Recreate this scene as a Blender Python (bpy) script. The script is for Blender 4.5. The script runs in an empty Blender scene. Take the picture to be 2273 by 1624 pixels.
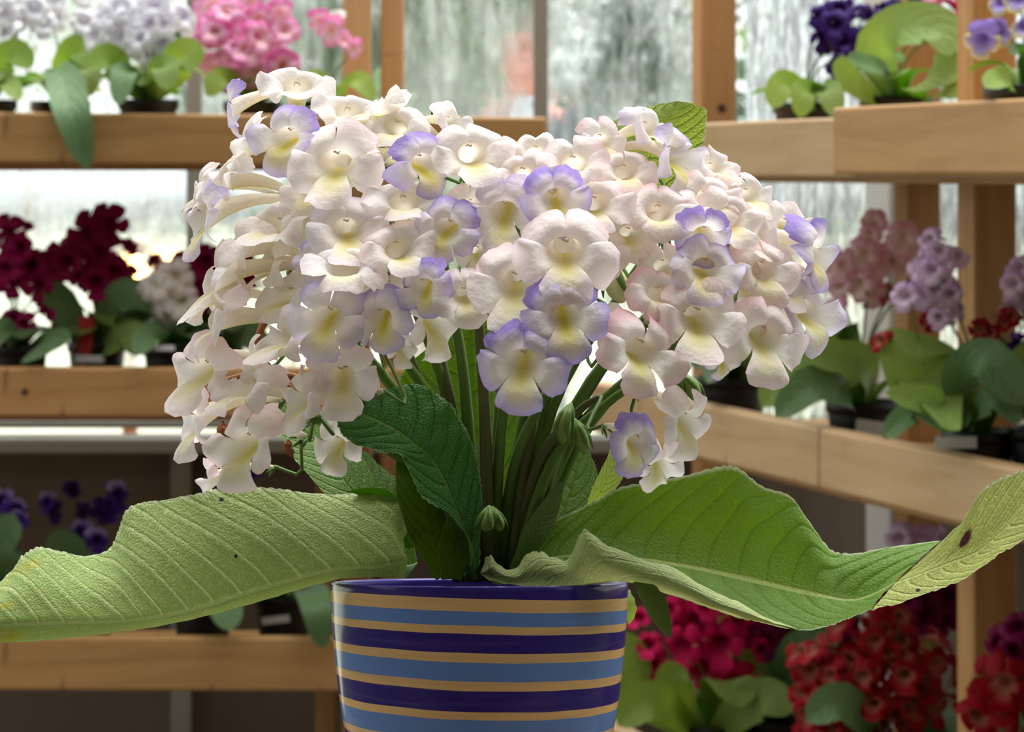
import bpy, bmesh, math, random
import numpy as np
from mathutils import Vector, Matrix

SC = bpy.context.scene
COL = SC.collection

# ----------------------------------------------------------------- camera, sky, light, exposure
F = 6500.0            # focal length in pixels of the 2273-wide frame
CX, HY = 1136.5, 380  # optical axis in the frame
ZC = 1.55             # eye height

cam = bpy.data.cameras.new('camera')
cam_o = bpy.data.objects.new('camera', cam)
COL.objects.link(cam_o)
cam_o.location = (0, 0, ZC)
cam_o.rotation_euler = (math.pi / 2, 0, 0)
cam.sensor_fit = 'HORIZONTAL'
cam.sensor_width = 36.0
cam.lens = F / 2273 * 36.0
cam.shift_y = -(812 - HY) / 2273
cam.clip_end = 300
cam.dof.use_dof = True
cam.dof.focus_distance = 1.345
cam.dof.aperture_fstop = 26.0
SC.camera = cam_o

SC.view_settings.view_transform = 'Standard'
SC.view_settings.look = 'None'
SC.view_settings.gamma = 1.0
SC.view_settings.use_curve_mapping = False
SC.view_settings.exposure = 0.46

world = bpy.data.worlds.new('overcast_sky')
SC.world = world
world.use_nodes = True
wn, wl = world.node_tree.nodes, world.node_tree.links
wn.clear()
w_out = wn.new('ShaderNodeOutputWorld')
w_bg = wn.new('ShaderNodeBackground')
w_tc = wn.new('ShaderNodeTexCoord')
w_sep = wn.new('ShaderNodeSeparateXYZ')
w_r = wn.new('ShaderNodeValToRGB')
w_r.color_ramp.elements[0].position = 0.0
w_r.color_ramp.elements[0].color = (0.10, 0.11, 0.10, 1)
w_r.color_ramp.elements[1].position = 1.0
w_r.color_ramp.elements[1].color = (1.0, 1.0, 1.0, 1)
for p_, c_ in ((0.49, (0.14, 0.15, 0.13, 1)), (0.50, (0.92, 0.98, 1.0, 1)), (0.65, (0.92, 0.96, 0.97, 1))):
    e = w_r.color_ramp.elements.new(p_)
    e.color = c_
wl.new(w_tc.outputs['Generated'], w_sep.inputs[0])
w_m = wn.new('ShaderNodeMath')          # -1..1 to 0..1
w_m.operation = 'MULTIPLY_ADD'
w_m.inputs[1].default_value = 0.5
w_m.inputs[2].default_value = 0.5
wl.new(w_sep.outputs['Z'], w_m.inputs[0])
wl.new(w_m.outputs[0], w_r.inputs[0])
wl.new(w_r.outputs[0], w_bg.inputs['Color'])
w_y = wn.new('ShaderNodeMath')          # the cloud is brighter beyond the windows than behind the viewer
w_y.operation = 'MULTIPLY_ADD'
w_y.inputs[1].default_value = 0.28
w_y.inputs[2].default_value = 0.92
wl.new(w_sep.outputs['Y'], w_y.inputs[0])
wl.new(w_y.outputs[0], w_bg.inputs['Strength'])
wl.new(w_bg.outputs[0], w_out.inputs['Surface'])

sun = bpy.data.lights.new('soft_daylight', 'SUN')
sun.energy = 3.6
sun.angle = math.radians(50)
sun.color = (1.0, 1.0, 1.0)
sun_o = bpy.data.objects.new('soft_daylight', sun)
COL.objects.link(sun_o)
sun_o.location = (0, 1, 6)
sun_o.rotation_euler = (math.radians(-14), math.radians(8), 0)   # from above and behind the plant

cy = SC.cycles
cy.max_bounces = 8
cy.diffuse_bounces = 4
cy.glossy_bounces = 3
cy.transmission_bounces = 6
cy.transparent_max_bounces = 12
cy.caustics_reflective = False
cy.caustics_refractive = False
cy.sample_clamp_indirect = 6.0
cy.use_denoising = True

# ----------------------------------------------------------------- helpers
def lin(c):
    r = []
    for v in c[:3]:
        v = v / 255.0
        r.append(v / 12.92 if v <= 0.04045 else ((v + 0.055) / 1.055) ** 2.4)
    return tuple(r)

def lin4(c):
    return lin(c) + (1.0,)

def P(px, py, Y):
    return Vector(((px - CX) * Y / F, Y, ZC - (py - HY) * Y / F))

def tag(o, label=None, cat=None, group=None, kind=None):
    if label: o['label'] = label
    if cat: o['category'] = cat
    if group: o['group'] = group
    if kind: o['kind'] = kind
    return o

def empty(name, loc, label=None, cat=None, group=None):
    o = bpy.data.objects.new(name, None)
    o.empty_display_size = 0.05
    COL.objects.link(o)
    o.location = loc
    return tag(o, label, cat, group)

def mesh_obj(name, verts, faces, mat, parent=None, smooth=True, org=None):
    me = bpy.data.meshes.new(name)
    if org is not None:
        verts = [Vector(v) - org for v in verts]
    me.from_pydata([tuple(v) for v in verts], [], [tuple(f) for f in faces])
    if smooth:
        me.polygons.foreach_set('use_smooth', [True] * len(me.polygons))
    if mat: me.materials.append(mat)
    me.update()
    o = bpy.data.objects.new(name, me)
    COL.objects.link(o)
    if parent: o.parent = parent
    return o

def me_obj(name, me, parent=None, mtx=None):
    o = bpy.data.objects.new(name, me)
    COL.objects.link(o)
    if parent: o.parent = parent
    if mtx is not None: o.matrix_basis = mtx
    return o

def grid_faces(nu, nv, off=0, wrap=False, flip=False):
    fs = []
    for i in range(nu - 1):
        for j in range(nv if wrap else nv - 1):
            a = off + i * nv + j
            b = off + i * nv + (j + 1) % nv
            c = off + (i + 1) * nv + (j + 1) % nv
            d = off + (i + 1) * nv + j
            fs.append((a, d, c, b) if flip else (a, b, c, d))
    return fs

def cr1(p, n):
    """Catmull-Rom through the rows of p (k, ...) -> n samples."""
    p = np.asarray(p, float)
    k = len(p)
    ext = np.concatenate([[2 * p[0] - p[1]], p, [2 * p[-1] - p[-2]]])
    out = []
    for t in np.linspace(0, k - 1, n):
        i = min(int(t), k - 2)
        f = t - i
        a, b, c, d = ext[i], ext[i + 1], ext[i + 2], ext[i + 3]
        out.append(0.5 * (2 * b + (c - a) * f + (2 * a - 5 * b + 4 * c - d) * f * f + (3 * b - a - 3 * c + d) * f ** 3))
    return np.array(out)

def tube_geo(pts, radii, n=8, cap=True):
    pts = [Vector(p) for p in pts]
    vs, fs = [], []
    prev = None
    for i, p in enumerate(pts):
        t = (pts[min(i + 1, len(pts) - 1)] - pts[max(i - 1, 0)]).normalized()
        if prev is None:
            a = Vector((0, 0, 1)) if abs(t.z) < 0.9 else Vector((1, 0, 0))
            u = t.cross(a).normalized()
        else:
            u = (prev - t * prev.dot(t)).normalized()
        prev = u
        w = t.cross(u)
        r = radii[i] if hasattr(radii, '__len__') else radii
        for k in range(n):
            an = 2 * math.pi * k / n
            vs.append(p + u * (r * math.cos(an)) + w * (r * math.sin(an)))
    fs += grid_faces(len(pts), n, 0, True)
    if cap:
        fs.append(tuple(range(n - 1, -1, -1)))
        m = (len(pts) - 1) * n
        fs.append(tuple(m + k for k in range(n)))
    return vs, fs

class MB:
    def __init__(s): s.v, s.f = [], []
    def add(s, vs, fs):
        o = len(s.v)
        s.v += [Vector(v) for v in vs]
        s.f += [tuple(i + o for i in f) for f in fs]
        return s
    def tube(s, pts, r, n=8): return s.add(*tube_geo(pts, r, n))
    def ball(s, c, r, nu=7, nv=10, sc=(1, 1, 1)):
        vs = []
        for i in range(nu):
            th = math.pi * (i + 0.02) / (nu - 1 + 0.04)
            for j in range(nv):
                ph = 2 * math.pi * j / nv
                vs.append(Vector(c) + Vector((r * sc[0] * math.sin(th) * math.cos(ph), r * sc[1] * math.sin(th) * math.sin(ph), r * sc[2] * math.cos(th))))
        return s.add(vs, grid_faces(nu, nv, 0, True))
    def box(s, lo, hi):
        x0, y0, z0 = lo; x1, y1, z1 = hi
        v = [(x0, y0, z0), (x1, y0, z0), (x1, y1, z0), (x0, y1, z0), (x0, y0, z1), (x1, y0, z1), (x1, y1, z1), (x0, y1, z1)]
        return s.add(v, [(0, 3, 2, 1), (4, 5, 6, 7), (0, 1, 5, 4), (1, 2, 6, 5), (2, 3, 7, 6), (3, 0, 4, 7)])
    def build(s, name, mat, parent=None, smooth=True, org=None):
        return mesh_obj(name, s.v, s.f, mat, parent, smooth, org)

def lathe(profile, n=48, close=False):
    vs = []
    for r, z in profile:
        for k in range(n):
            a = 2 * math.pi * k / n
            vs.append((r * math.cos(a), r * math.sin(a), z))
    return vs, grid_faces(len(profile), n, 0, True)

# ----------------------------------------------------------------- materials
class NT:
    def __init__(s, name):
        s.m = bpy.data.materials.new(name)
        s.m.use_nodes = True
        s.t = s.m.node_tree
        s.t.nodes.clear()
        s.out = s.n('ShaderNodeOutputMaterial')
    def n(s, typ, **kw):
        x = s.t.nodes.new(typ)
        for k, v in kw.items(): setattr(x, k, v)
        return x
    def l(s, a, b): s.t.links.new(a, b)
    def val(s, sock, v):
        if hasattr(v, 'is_linked') or isinstance(v, bpy.types.NodeSocket): s.l(v, sock)
        else: sock.default_value = v
    def math(s, op, a, b=None, c=None, clamp=False):
        x = s.n('ShaderNodeMath', operation=op, use_clamp=clamp)
        s.val(x.inputs[0], a)
        if b is not None: s.val(x.inputs[1], b)
        if c is not None: s.val(x.inputs[2], c)
        return x.outputs[0]
    def mix(s, f, a, b):
        x = s.n('ShaderNodeMix', data_type='RGBA')
        s.val(x.inputs[0], f)
        s.val(x.inputs[6], a); s.val(x.inputs[7], b)
        return x.outputs[2]
    def sstep(s, v, lo, hi):
        x = s.n('ShaderNodeMapRange', interpolation_type='SMOOTHSTEP')
        s.val(x.inputs[0], v)
        x.inputs[1].default_value = lo; x.inputs[2].default_value = hi
        return x.outputs[0]
    def noise(s, vec, scale, detail=3, rough=0.5, dist=0.0):
        x = s.n('ShaderNodeTexNoise')
        if vec is not None: s.l(vec, x.inputs['Vector'])
        x.inputs['Scale'].default_value = scale
        x.inputs['Detail'].default_value = detail
        x.inputs['Roughness'].default_value = rough
        x.inputs['Distortion'].default_value = dist
        return x.outputs[0]
    def mapping(s, vec, scale):
        x = s.n('ShaderNodeMapping')
        s.l(vec, x.inputs[0])
        x.inputs['Scale'].default_value = scale
        return x.outputs[0]
    def bump(s, h, strength, dist):
        x = s.n('ShaderNodeBump')
        s.val(x.inputs['Height'], h)
        x.inputs['Strength'].default_value = strength
        x.inputs['Distance'].default_value = dist
        return x.outputs[0]
    def pr(s, col, rough=0.5, normal=None, **kw):
        p = s.n('ShaderNodeBsdfPrincipled')
        s.val(p.inputs['Base Color'], col)
        s.val(p.inputs['Roughness'], rough)
        if normal is not None: s.l(normal, p.inputs['Normal'])
        for k, v in kw.items(): s.val(p.inputs[k.replace('_', ' ')], v)
        return p.outputs[0]
    def done(s, sh):
        s.l(sh, s.out.inputs['Surface'])
        return s.m

def m_plain(name, c, rough=0.6, var=0.12, scale=40.0, **kw):
    t = NT(name)
    tc = t.n('ShaderNodeTexCoord').outputs['Object']
    nz = t.noise(tc, scale, 3)
    c4 = lin4(c)
    dark = tuple(x * (1 - var) for x in c4[:3]) + (1,)
    lite = tuple(min(1, x * (1 + var)) for x in c4[:3]) + (1,)
    return t.done(t.pr(t.mix(nz, dark, lite), rough, t.bump(nz, 0.15, 0.002), **kw))

def m_wood(name, c, dark, knots=(), rough=0.55):
    t = NT(name)
    tc = t.n('ShaderNodeTexCoord').outputs['Object']
    v = t.mapping(tc, (1.2, 14, 14))
    g = t.noise(v, 3.0, 6, 0.6, 0.6)
    fine = t.noise(t.mapping(tc, (3, 120, 120)), 3.0, 3, 0.6)
    cl = t.noise(t.mapping(tc, (0.6, 2, 2)), 3.0, 2)
    col = t.mix(t.sstep(g, 0.35, 0.72), lin4(c), lin4(dark))
    col = t.mix(t.math('MULTIPLY', t.sstep(fine, 0.5, 0.8), 0.25), col, lin4(tuple(x * 0.72 for x in dark)))
    col = t.mix(t.math('MULTIPLY', t.sstep(cl, 0.4, 0.7), 0.35), col, lin4(tuple(min(255, x * 1.12) for x in c)))
    # a few short dark checks in the grain
    ck = t.noise(t.mapping(tc, (22, 5, 5)), 2.2, 1, 0.4)
    col = t.mix(t.math('MULTIPLY', t.sstep(ck, 0.70, 0.78), 0.5), col, lin4((110, 72, 40)))
    for k in knots:
        d = t.n('ShaderNodeVectorMath', operation='DISTANCE')
        t.l(tc, d.inputs[0]); d.inputs[1].default_value = k[:3]
        col = t.mix(t.sstep(d.outputs['Value'], k[3] * 1.3, k[3] * 0.5), col, lin4((70, 36, 18)))
    return t.done(t.pr(col, rough, t.bump(fine, 0.1, 0.001)))

def m_leaf(name, up, up_vein, un, un_vein, N=15.0, K=2.2, trans=0.35, netscale=70.0, bump=0.5, rough=0.5, specks=0.0, edge=None, yellow=None, blotch=False, half=False):
    """Two-faced leaf: the upper face in `up`, the under face in `un`; UV.x runs along the blade, UV.y is -1..1 across the midrib."""
    t = NT(name)
    uv = t.n('ShaderNodeUVMap').outputs[0]
    sp = t.n('ShaderNodeSeparateXYZ'); t.l(uv, sp.inputs[0])
    u, v = sp.outputs[0], sp.outputs[1]
    av = t.math('ABSOLUTE', v)
    wob = t.noise(t.mapping(uv, (8, 3, 1)), 1.0, 2)
    p = t.math('SUBTRACT', t.math('MULTIPLY', u, N), t.math('MULTIPLY', t.math('POWER', av, 1.7), K))
    p = t.math('ADD', p, t.math('MULTIPLY', wob, 0.10))
    # offset the veins of the two halves
    p = t.math('ADD', p, t.math('MULTIPLY', t.math('SIGN', v), 0.23))
    tri = t.math('MULTIPLY', t.math('ABSOLUTE', t.math('SUBTRACT', t.math('FRACT', p), 0.5)), 2.0)
    vein_w = t.sstep(tri, 0.60, 1.0)
    vein = t.math('MULTIPLY', t.sstep(tri, 0.86, 0.97), t.sstep(av, 1.02, 0.8))
    if half: vein = t.math('MULTIPLY', vein, t.sstep(v, 0.03, -0.03)); vein_w = t.math('MULTIPLY', vein_w, t.sstep(v, 0.03, -0.03))
    mid = t.sstep(av, 0.055, 0.02)
    vor = t.n('ShaderNodeTexVoronoi', feature='DISTANCE_TO_EDGE')
    t.l(t.mapping(uv, (1, 0.17, 1)), vor.inputs['Vector']); vor.inputs['Scale'].default_value = netscale
    net = t.sstep(vor.outputs[0], 0.0, 0.22)
    tc = t.n('ShaderNodeTexCoord').outputs['Object']
    nz = t.noise(tc, 25.0, 4)
    fuzz = t.noise(tc, 900.0, 2)
    def tone(c, f): return tuple(x * f for x in lin(c)) + (1,)
    cu = t.mix(nz, tone(up, 0.72), tone(up, 1.28))
    cu = t.mix(t.math('MULTIPLY', t.sstep(fuzz, 0.5, 0.75), 0.22), cu, tone(up, 2.0))
    cu = t.mix(t.math('MULTIPLY', vein, 0.5), cu, lin4(up_vein))
    cu = t.mix(t.math('MULTIPLY', mid, 0.75), cu, lin4(un))
    cn = t.mix(nz, tone(un, 0.88), tone(un, 1.12))
    cn = t.mix(t.math('MULTIPLY', t.math('SUBTRACT', 1.0, net), 0.30), cn, lin4(un_vein))
    cn = t.mix(t.math('MULTIPLY', vein, 0.9), cn, lin4(un_vein))
    cn = t.mix(t.math('MULTIPLY', mid, 0.4), cn, lin4(un_vein))
    if yellow:
        yl = t.sstep(t.noise(t.mapping(uv, (3, 1.5, 1)), 2.0, 2), 0.5, 0.7)
        yl = t.math('MULTIPLY', yl, t.sstep(u, 0.55, 0.9))
        cn = t.mix(t.math('MULTIPLY', yl, 0.8), cn, lin4(yellow))
    bf = t.n('ShaderNodeNewGeometry').outputs['Backfacing']
    col = t.mix(bf, cu, cn)
    if edge is not None:
        col = t.mix(t.math('MULTIPLY', t.sstep(av, 0.955, 1.0), 0.65), col, lin4(edge))
    if specks:
        sv = t.n('ShaderNodeTexVoronoi'); t.l(tc, sv.inputs['Vector']); sv.inputs['Scale'].default_value = 75.0
        sm = t.noise(tc, 18.0, 2)
        s_ = t.math('MULTIPLY', t.sstep(sv.outputs['Distance'], 0.11, 0.07), t.sstep(sm, 0.62 - specks, 0.66 - specks))
        col = t.mix(s_, col, lin4((24, 20, 14)))
    if blotch:
        d = t.n('ShaderNodeVectorMath', operation='DISTANCE')
        t.l(t.mapping(uv, (1, 0.25, 1)), d.inputs[0]); d.inputs[1].default_value = blotch
        col = t.mix(t.sstep(d.outputs['Value'], 0.05, 0.025), col, lin4((70, 20, 25)))
    h = t.math('ADD', t.math('MULTIPLY', net, 0.35), t.math('MULTIPLY', vein_w, -0.9))
    h = t.math('ADD', h, t.math('MULTIPLY', mid, -1.2))
    h = t.math('ADD', h, t.math('MULTIPLY', fuzz, 0.10))
    h = t.math('MULTIPLY', h, t.math('SUBTRACT', 1.0, t.math('MULTIPLY', bf, 2.0)))
    nb = t.bump(h, bump, 0.0022)
    b = t.pr(col, rough, nb, Specular_IOR_Level=0.35)
    tr = t.n('ShaderNodeBsdfTranslucent')
    hs = t.n('ShaderNodeHueSaturation'); t.l(col, hs.inputs['Color'])
    hs.inputs['Hue'].default_value = 0.485; hs.inputs['Saturation'].default_value = 1.1; hs.inputs['Value'].default_value = 1.15
    t.l(hs.outputs[0], tr.inputs[0]); t.l(nb, tr.inputs['Normal'])
    mx = t.n('ShaderNodeMixShader'); mx.inputs[0].default_value = trans
    t.l(b, mx.inputs[1]); t.l(tr.outputs[0], mx.inputs[2])
    return t.done(mx.outputs[0])

def m_petal(name, trans=0.4, rough=0.6):
    t = NT(name)
    a = t.n('ShaderNodeAttribute', attribute_name='petal')
    tc = t.n('ShaderNodeTexCoord').outputs['Object']
    nz = t.noise(tc, 9.0, 3)
    b = t.pr(a.outputs['Color'], rough, t.bump(nz, 0.12, 0.03), Specular_IOR_Level=0.15)
    tr = t.n('ShaderNodeBsdfTranslucent'); t.l(a.outputs['Color'], tr.inputs[0])
    mx = t.n('ShaderNodeMixShader'); mx.inputs[0].default_value = trans
    t.l(b, mx.inputs[1]); t.l(tr.outputs[0], mx.inputs[2])
    return t.done(mx.outputs[0])

M = {}
M['wood'] = m_wood('pine', (196, 150, 90), (174, 126, 68))
M['wood_pale'] = m_wood('pale_pine', (206, 172, 126), (190, 150, 100))
M['petal'] = m_petal('petal', 0.48)
M['petal_back'] = m_petal('petal_far', 0.3)
M['stem'] = m_plain('green_stem', (88, 122, 44), 0.5, 0.25, 60)
M['stem_dark'] = m_plain('stem_purple_green', (84, 88, 46), 0.5, 0.3, 60)
M['calyx'] = m_plain('calyx_green', (92, 128, 52), 0.5, 0.25, 90)
M['bud'] = m_plain('bud_green', (122, 152, 66), 0.5, 0.2, 90)
M['bud_pale'] = m_plain('bud_cream', (222, 218, 168), 0.5, 0.08, 60)
M['anther'] = m_plain('anther', (224, 202, 192), 0.5, 0.1, 200)
M['dry'] = m_plain('dry_bloom', (142, 84, 40), 0.7, 0.4, 120)
M['soil'] = m_plain('soil', (44, 34, 26), 0.9, 0.5, 120)
M['black_plastic'] = m_plain('black_plastic', (22, 24, 24), 0.45, 0.2, 30)
M['white_paint'] = m_plain('white_paint', (226, 226, 222), 0.6, 0.05, 12)
M['bar'] = m_plain('glazing_bar_paint', (166, 164, 154), 0.6, 0.08, 12)
M['panel'] = m_plain('weathered_board', (118, 106, 92), 0.8, 0.2, 6)
M['concrete'] = m_plain('concrete', (96, 92, 86), 0.9, 0.2, 8)
M['lawn'] = m_plain('lawn', (206, 208, 182), 0.9, 0.25, 3)
M['white_card'] = m_plain('white_card', (226, 228, 226), 0.6, 0.04, 60)
M['red_card'] = m_plain('red_card', (196, 44, 40), 0.6, 0.1, 60)
EDGE = (206, 214, 178)
M['leaf_left'] = m_leaf('leaf_pale_underside', (60, 106, 34), (86, 130, 56), (152, 180, 96), (206, 218, 150), 17.5, 2.6, 0.32, 150, 0.6, 0.55, 0.02, EDGE, (186, 180, 62), half=True)
M['leaf_right'] = m_leaf('leaf_green_wide', (102, 140, 48), (74, 112, 36), (178, 196, 120), (210, 220, 156), 15, 3.0, 0.42, 110, 0.36, 0.55, 0.0, EDGE)
M['leaf_flap'] = m_leaf('leaf_rolled_edge', (92, 138, 50), (66, 108, 38), (190, 206, 134), (216, 224, 164), 15, 3.2, 0.3, 110, 0.6, 0.55, 0.10, EDGE)
M['leaf_tip'] = m_leaf('leaf_tip_underside', (84, 128, 44), (100, 140, 66), (158, 172, 82), (196, 200, 130), 11, 3.0, 0.35, 70, 0.5, 0.55, 0.04, EDGE, None, (0.34, -0.12, 0))
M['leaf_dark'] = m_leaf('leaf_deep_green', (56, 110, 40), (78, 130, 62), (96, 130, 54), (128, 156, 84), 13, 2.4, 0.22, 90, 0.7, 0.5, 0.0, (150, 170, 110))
M['leaf_shade'] = m_leaf('leaf_shaded_back', (44, 84, 24), (34, 66, 18), (72, 104, 30), (54, 78, 22), 8, 2.6, 0.45, 60, 0.5, 0.55, 0.0, (120, 140, 80))  # shade inside the clump is put into this darker leaf colour
M['leaf_lit'] = m_leaf('leaf_lit_lime', (162, 186, 86), (142, 170, 72), (164, 190, 90), (140, 168, 72), 9, 2.4, 0.36, 60, 0.9, 0.5, 0.05, EDGE)  # light on the outer leaves is put into this brighter leaf colour
M['leaf_bg'] = m_leaf('leaf_mid_green', (84, 138, 46), (62, 108, 34), (134, 166, 80), (150, 176, 100), 9, 2.2, 0.4, 40, 0.4, 0.45)
M['leaf_bg_dark'] = m_leaf('leaf_bottle_green', (44, 92, 44), (36, 76, 36), (98, 134, 84), (120, 150, 100), 9, 2.2, 0.25, 40, 0.4, 0.45)
M['leaf_bg_lime'] = m_leaf('leaf_fresh_green', (112, 162, 44), (92, 140, 36), (140, 176, 74), (160, 190, 100), 9, 2.2, 0.5, 40, 0.4, 0.45)

# ----------------------------------------------------------------- the greenhouse shell
def box_obj(name, lo, hi, mat, parent=None, org=None):
    return MB().box(lo, hi).build(name, mat, parent, False, org)

def bevel_box(L, W, H, bev):
    bm = bmesh.new()
    bmesh.ops.create_cube(bm, size=1.0, matrix=Matrix.Diagonal((L, W, H, 1)))
    bmesh.ops.bevel(bm, geom=bm.edges[:], offset=bev, segments=2, affect='EDGES', profile=0.5)
    me = bpy.data.meshes.new('beam')
    bm.to_mesh(me); bm.free()
    return me

def beam(name, p0, p1, W, H, mat, parent=None, side=None, bev=0.004):
    """A sawn timber from p0 to p1; H is its height (or depth) along `side` x axis, W the other way."""
    p0, p1 = Vector(p0), Vector(p1)
    x = (p1 - p0).normalized()
    s = Vector(side) if side is not None else Vector((0, 0, 1))
    y = s.cross(x).normalized()
    z = x.cross(y).normalized()
    me = bevel_box((p1 - p0).length, W, H, bev)
    me.name = name
    me.materials.append(mat)
    o = bpy.data.objects.new(name, me)
    COL.objects.link(o)
    c = (p0 + p1) / 2
    R = Matrix((x, y, z)).transposed().to_4x4()
    org = parent.location if parent else Vector((0, 0, 0))
    if parent: o.parent = parent
    o.matrix_basis = Matrix.Translation(c - org) @ R
    return o

tag(box_obj('floor', (-3.0, -1.2, -0.05), (3.0, 4.95, 0), M['concrete']), 'grey concrete greenhouse floor', 'floor', None, 'structure')
tag(box_obj('ground', (-30, 5.2, 0.15), (30, 60, 0.25), M['lawn']), 'pale green lawn outside the glass', 'lawn', None, 'structure')

tag(box_obj('wall_light_block', (-6.0, -1.3, 0), (5.0, -1.2, 5.0), m_plain('light_block_dark', (66, 58, 50), 0.9, 0.1, 4)), 'unseen dark wall added behind the viewer to block front light', 'wall', None, 'structure')  # tall dark wall added out of view to cut sky light from the front
YW = 4.95
def xw(px, Y=YW): return (px - CX) * Y / F
def zw(py, Y=YW): return ZC - (py - HY) * Y / F
CORNER = Vector((xw(1650), YW, 0))
D = Vector((0.3122, -0.95, 0)).normalized()      # right-hand bench and wall run this way, towards the viewer
NN = Vector((0.95, 0.3122, 0)).normalized()      # into that bench

def m_glass():
    t = NT('wet_glass')
    tc = t.n('ShaderNodeTexCoord').outputs['Object']
    streak = t.noise(t.mapping(tc, (40, 40, 8)), 1.0, 4, 0.6, 0.3)
    drops = t.noise(t.mapping(tc, (70, 70, 36)), 1.0, 3, 0.6)
    patch = t.noise(t.mapping(tc, (5, 5, 2.2)), 1.0, 3, 0.5)
    wet = t.math('ADD', t.math('MULTIPLY', streak, 0.5), t.math('MULTIPLY', drops, 0.5))
    rf = t.n('ShaderNodeBsdfRefraction'); rf.inputs['Roughness'].default_value = 0.09; rf.inputs['IOR'].default_value = 1.33
    t.l(t.bump(wet, 0.22, 0.003), rf.inputs['Normal'])
    tp = t.n('ShaderNodeBsdfTransparent'); tp.inputs[0].default_value = (0.95, 0.975, 0.96, 1)
    m1 = t.n('ShaderNodeMixShader')
    t.l(t.sstep(wet, 0.38, 0.60), m1.inputs[0]); t.l(tp.outputs[0], m1.inputs[1]); t.l(rf.outputs[0], m1.inputs[2])
    tl = t.n('ShaderNodeBsdfTranslucent'); tl.inputs[0].default_value = (0.87, 0.91, 0.90, 1)
    m2 = t.n('ShaderNodeMixShader')
    t.l(t.math('ADD', t.math('MULTIPLY', t.sstep(patch, 0.3, 0.7), 0.20), t.math('MULTIPLY', t.sstep(streak, 0.42, 0.72), 0.26)), m2.inputs[0])
    t.l(m1.outputs[0], m2.inputs[1]); t.l(tl.outputs[0], m2.inputs[2])
    gl = t.n('ShaderNodeBsdfGlossy'); gl.inputs['Roughness'].default_value = 0.1
    fr = t.n('ShaderNodeFresnel'); fr.inputs[0].default_value = 1.3
    m3 = t.n('ShaderNodeMixShader'); t.l(t.math('MULTIPLY', fr.outputs[0], 0.4), m3.inputs[0])
    t.l(m2.outputs[0], m3.inputs[1]); t.l(gl.outputs[0], m3.inputs[2])
    return t.done(m3.outputs[0])
M['glass'] = m_glass()

def window(n, A, B, z0, z1, label, bw=0.024, bd=0.04, left=True, right=True):
    """Frame between A and B (points on the wall line) with one wet pane."""
    A, B = Vector(A), Vector(B)
    d = (B - A).normalized()
    up = Vector((0, 0, 1))
    root = empty('window_%d' % n, (A + B) / 2 + up * z0)
    tag(root, label, 'window', None, 'structure')
    if left: beam('stile', A + up * z0, A + up * z1, bd, bw, M['bar'], root, d, 0.003)
    if right: beam('stile', B + up * z0, B + up * z1, bd, bw, M['bar'], root, d, 0.003)
    beam('frame', A + up * (z0 + 0.006), B + up * (z0 + 0.006), bd, 0.012, M['bar'], root, up, 0.002)
    beam('frame', A + up * z1, B + up * z1, bd, bw, M['bar'], root, up, 0.003)
    nrm = d.cross(up).normalized()
    a, b = A + d * bw * 0.5, B - d * bw * 0.5
    vs = []
    for q in (-0.0015, 0.0015):
        for p, z in ((a, z0 + 0.012), (b, z0 + 0.012), (b, z1 - bw / 2), (a, z1 - bw / 2)):
            vs.append(p + nrm * q + up * z)
    mesh_obj('pane', vs, [(0, 1, 2, 3), (7, 6, 5, 4), (0, 4, 5, 1), (1, 5, 6, 2), (2, 6, 7, 3), (3, 7, 4, 0)], M['glass'], root, False, root.location)
    return root

ZG0, ZG1 = zw(948), 2.05
window(1, (xw(-330), YW, 0), (xw(432), YW, 0), ZG0, ZG1, 'wide streaked window pane behind the left bench')
window(7, (xw(-1100), YW, 0), (xw(-330), YW, 0), ZG0, ZG1, 'window pane at the left end of the wall', right=False)
window(2, (xw(432), YW, 0), (xw(1200), YW, 0), ZG0, ZG1, 'streaked window pane with a blurred figure beyond it', left=False)
window(3, (xw(1200), YW, 0), (CORNER.x, YW, 0), ZG0, ZG1, 'streaked window pane between grey bar and corner', left=False, right=False)
S1 = CORNER + D * 0.535
S2 = S1 + D * 0.085
S3 = S2 + D * 0.60
window(4, CORNER, S1, ZG0, ZG1, 'pale side window pane beside the corner', left=False)
window(5, S2, S3, ZG0, ZG1, 'pale side window pane behind the dark posts')
tag(beam('trim_1', S1 + D * 0.043 + Vector((0, 0, 0.0)), S1 + D * 0.043 + Vector((0, 0, ZG1)), 0.05, 0.085, M['white_paint'], None, D), 'white painted upright between the side windows', 'upright', None, 'structure')
tag(beam('trim_2', S3 + D * 0.05, S3 + D * 0.05 + Vector((0, 0, ZG1)), 0.05, 0.10, M['white_paint'], None, D), 'white painted upright at the far right', 'upright', None, 'structure')
S4 = S3 + D * 0.11
window(6, S4, S4 + D * 1.5, ZG0, ZG1, 'side window pane nearest the viewer')
tag(beam('trim_3', (xw(-1100), YW - 0.02, zw(982)), (CORNER.x - 0.02, YW - 0.02, zw(982)), 0.09, 0.026, M['bar']), 'pale grey sill under the back windows', 'sill', None, 'structure')
zs = zw(1000)
tag(box_obj('wall_back', (xw(-1100), YW, 0), (CORNER.x, YW + 0.04, zs), M['panel']), 'weathered grey brown boarding under the back windows', 'wall', None, 'structure')
for i, px in enumerate((405, 1190)):
    tag(box_obj('trim_%d' % (4 + i), (xw(px - 22), YW - 0.03, 0), (xw(px + 22), YW, zs - 0.005), M['bar']), 'grey batten on the boarding, %s' % ('near the left bench' if i == 0 else 'behind the large plant'), 'batten', None, 'structure')
vs = []
for p in (CORNER, S3 + D * 1.7):
    for q in (0, 0.04):
        for z in (0, zs):
            vs.append(p + NN * q + Vector((0, 0, z)))
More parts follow.
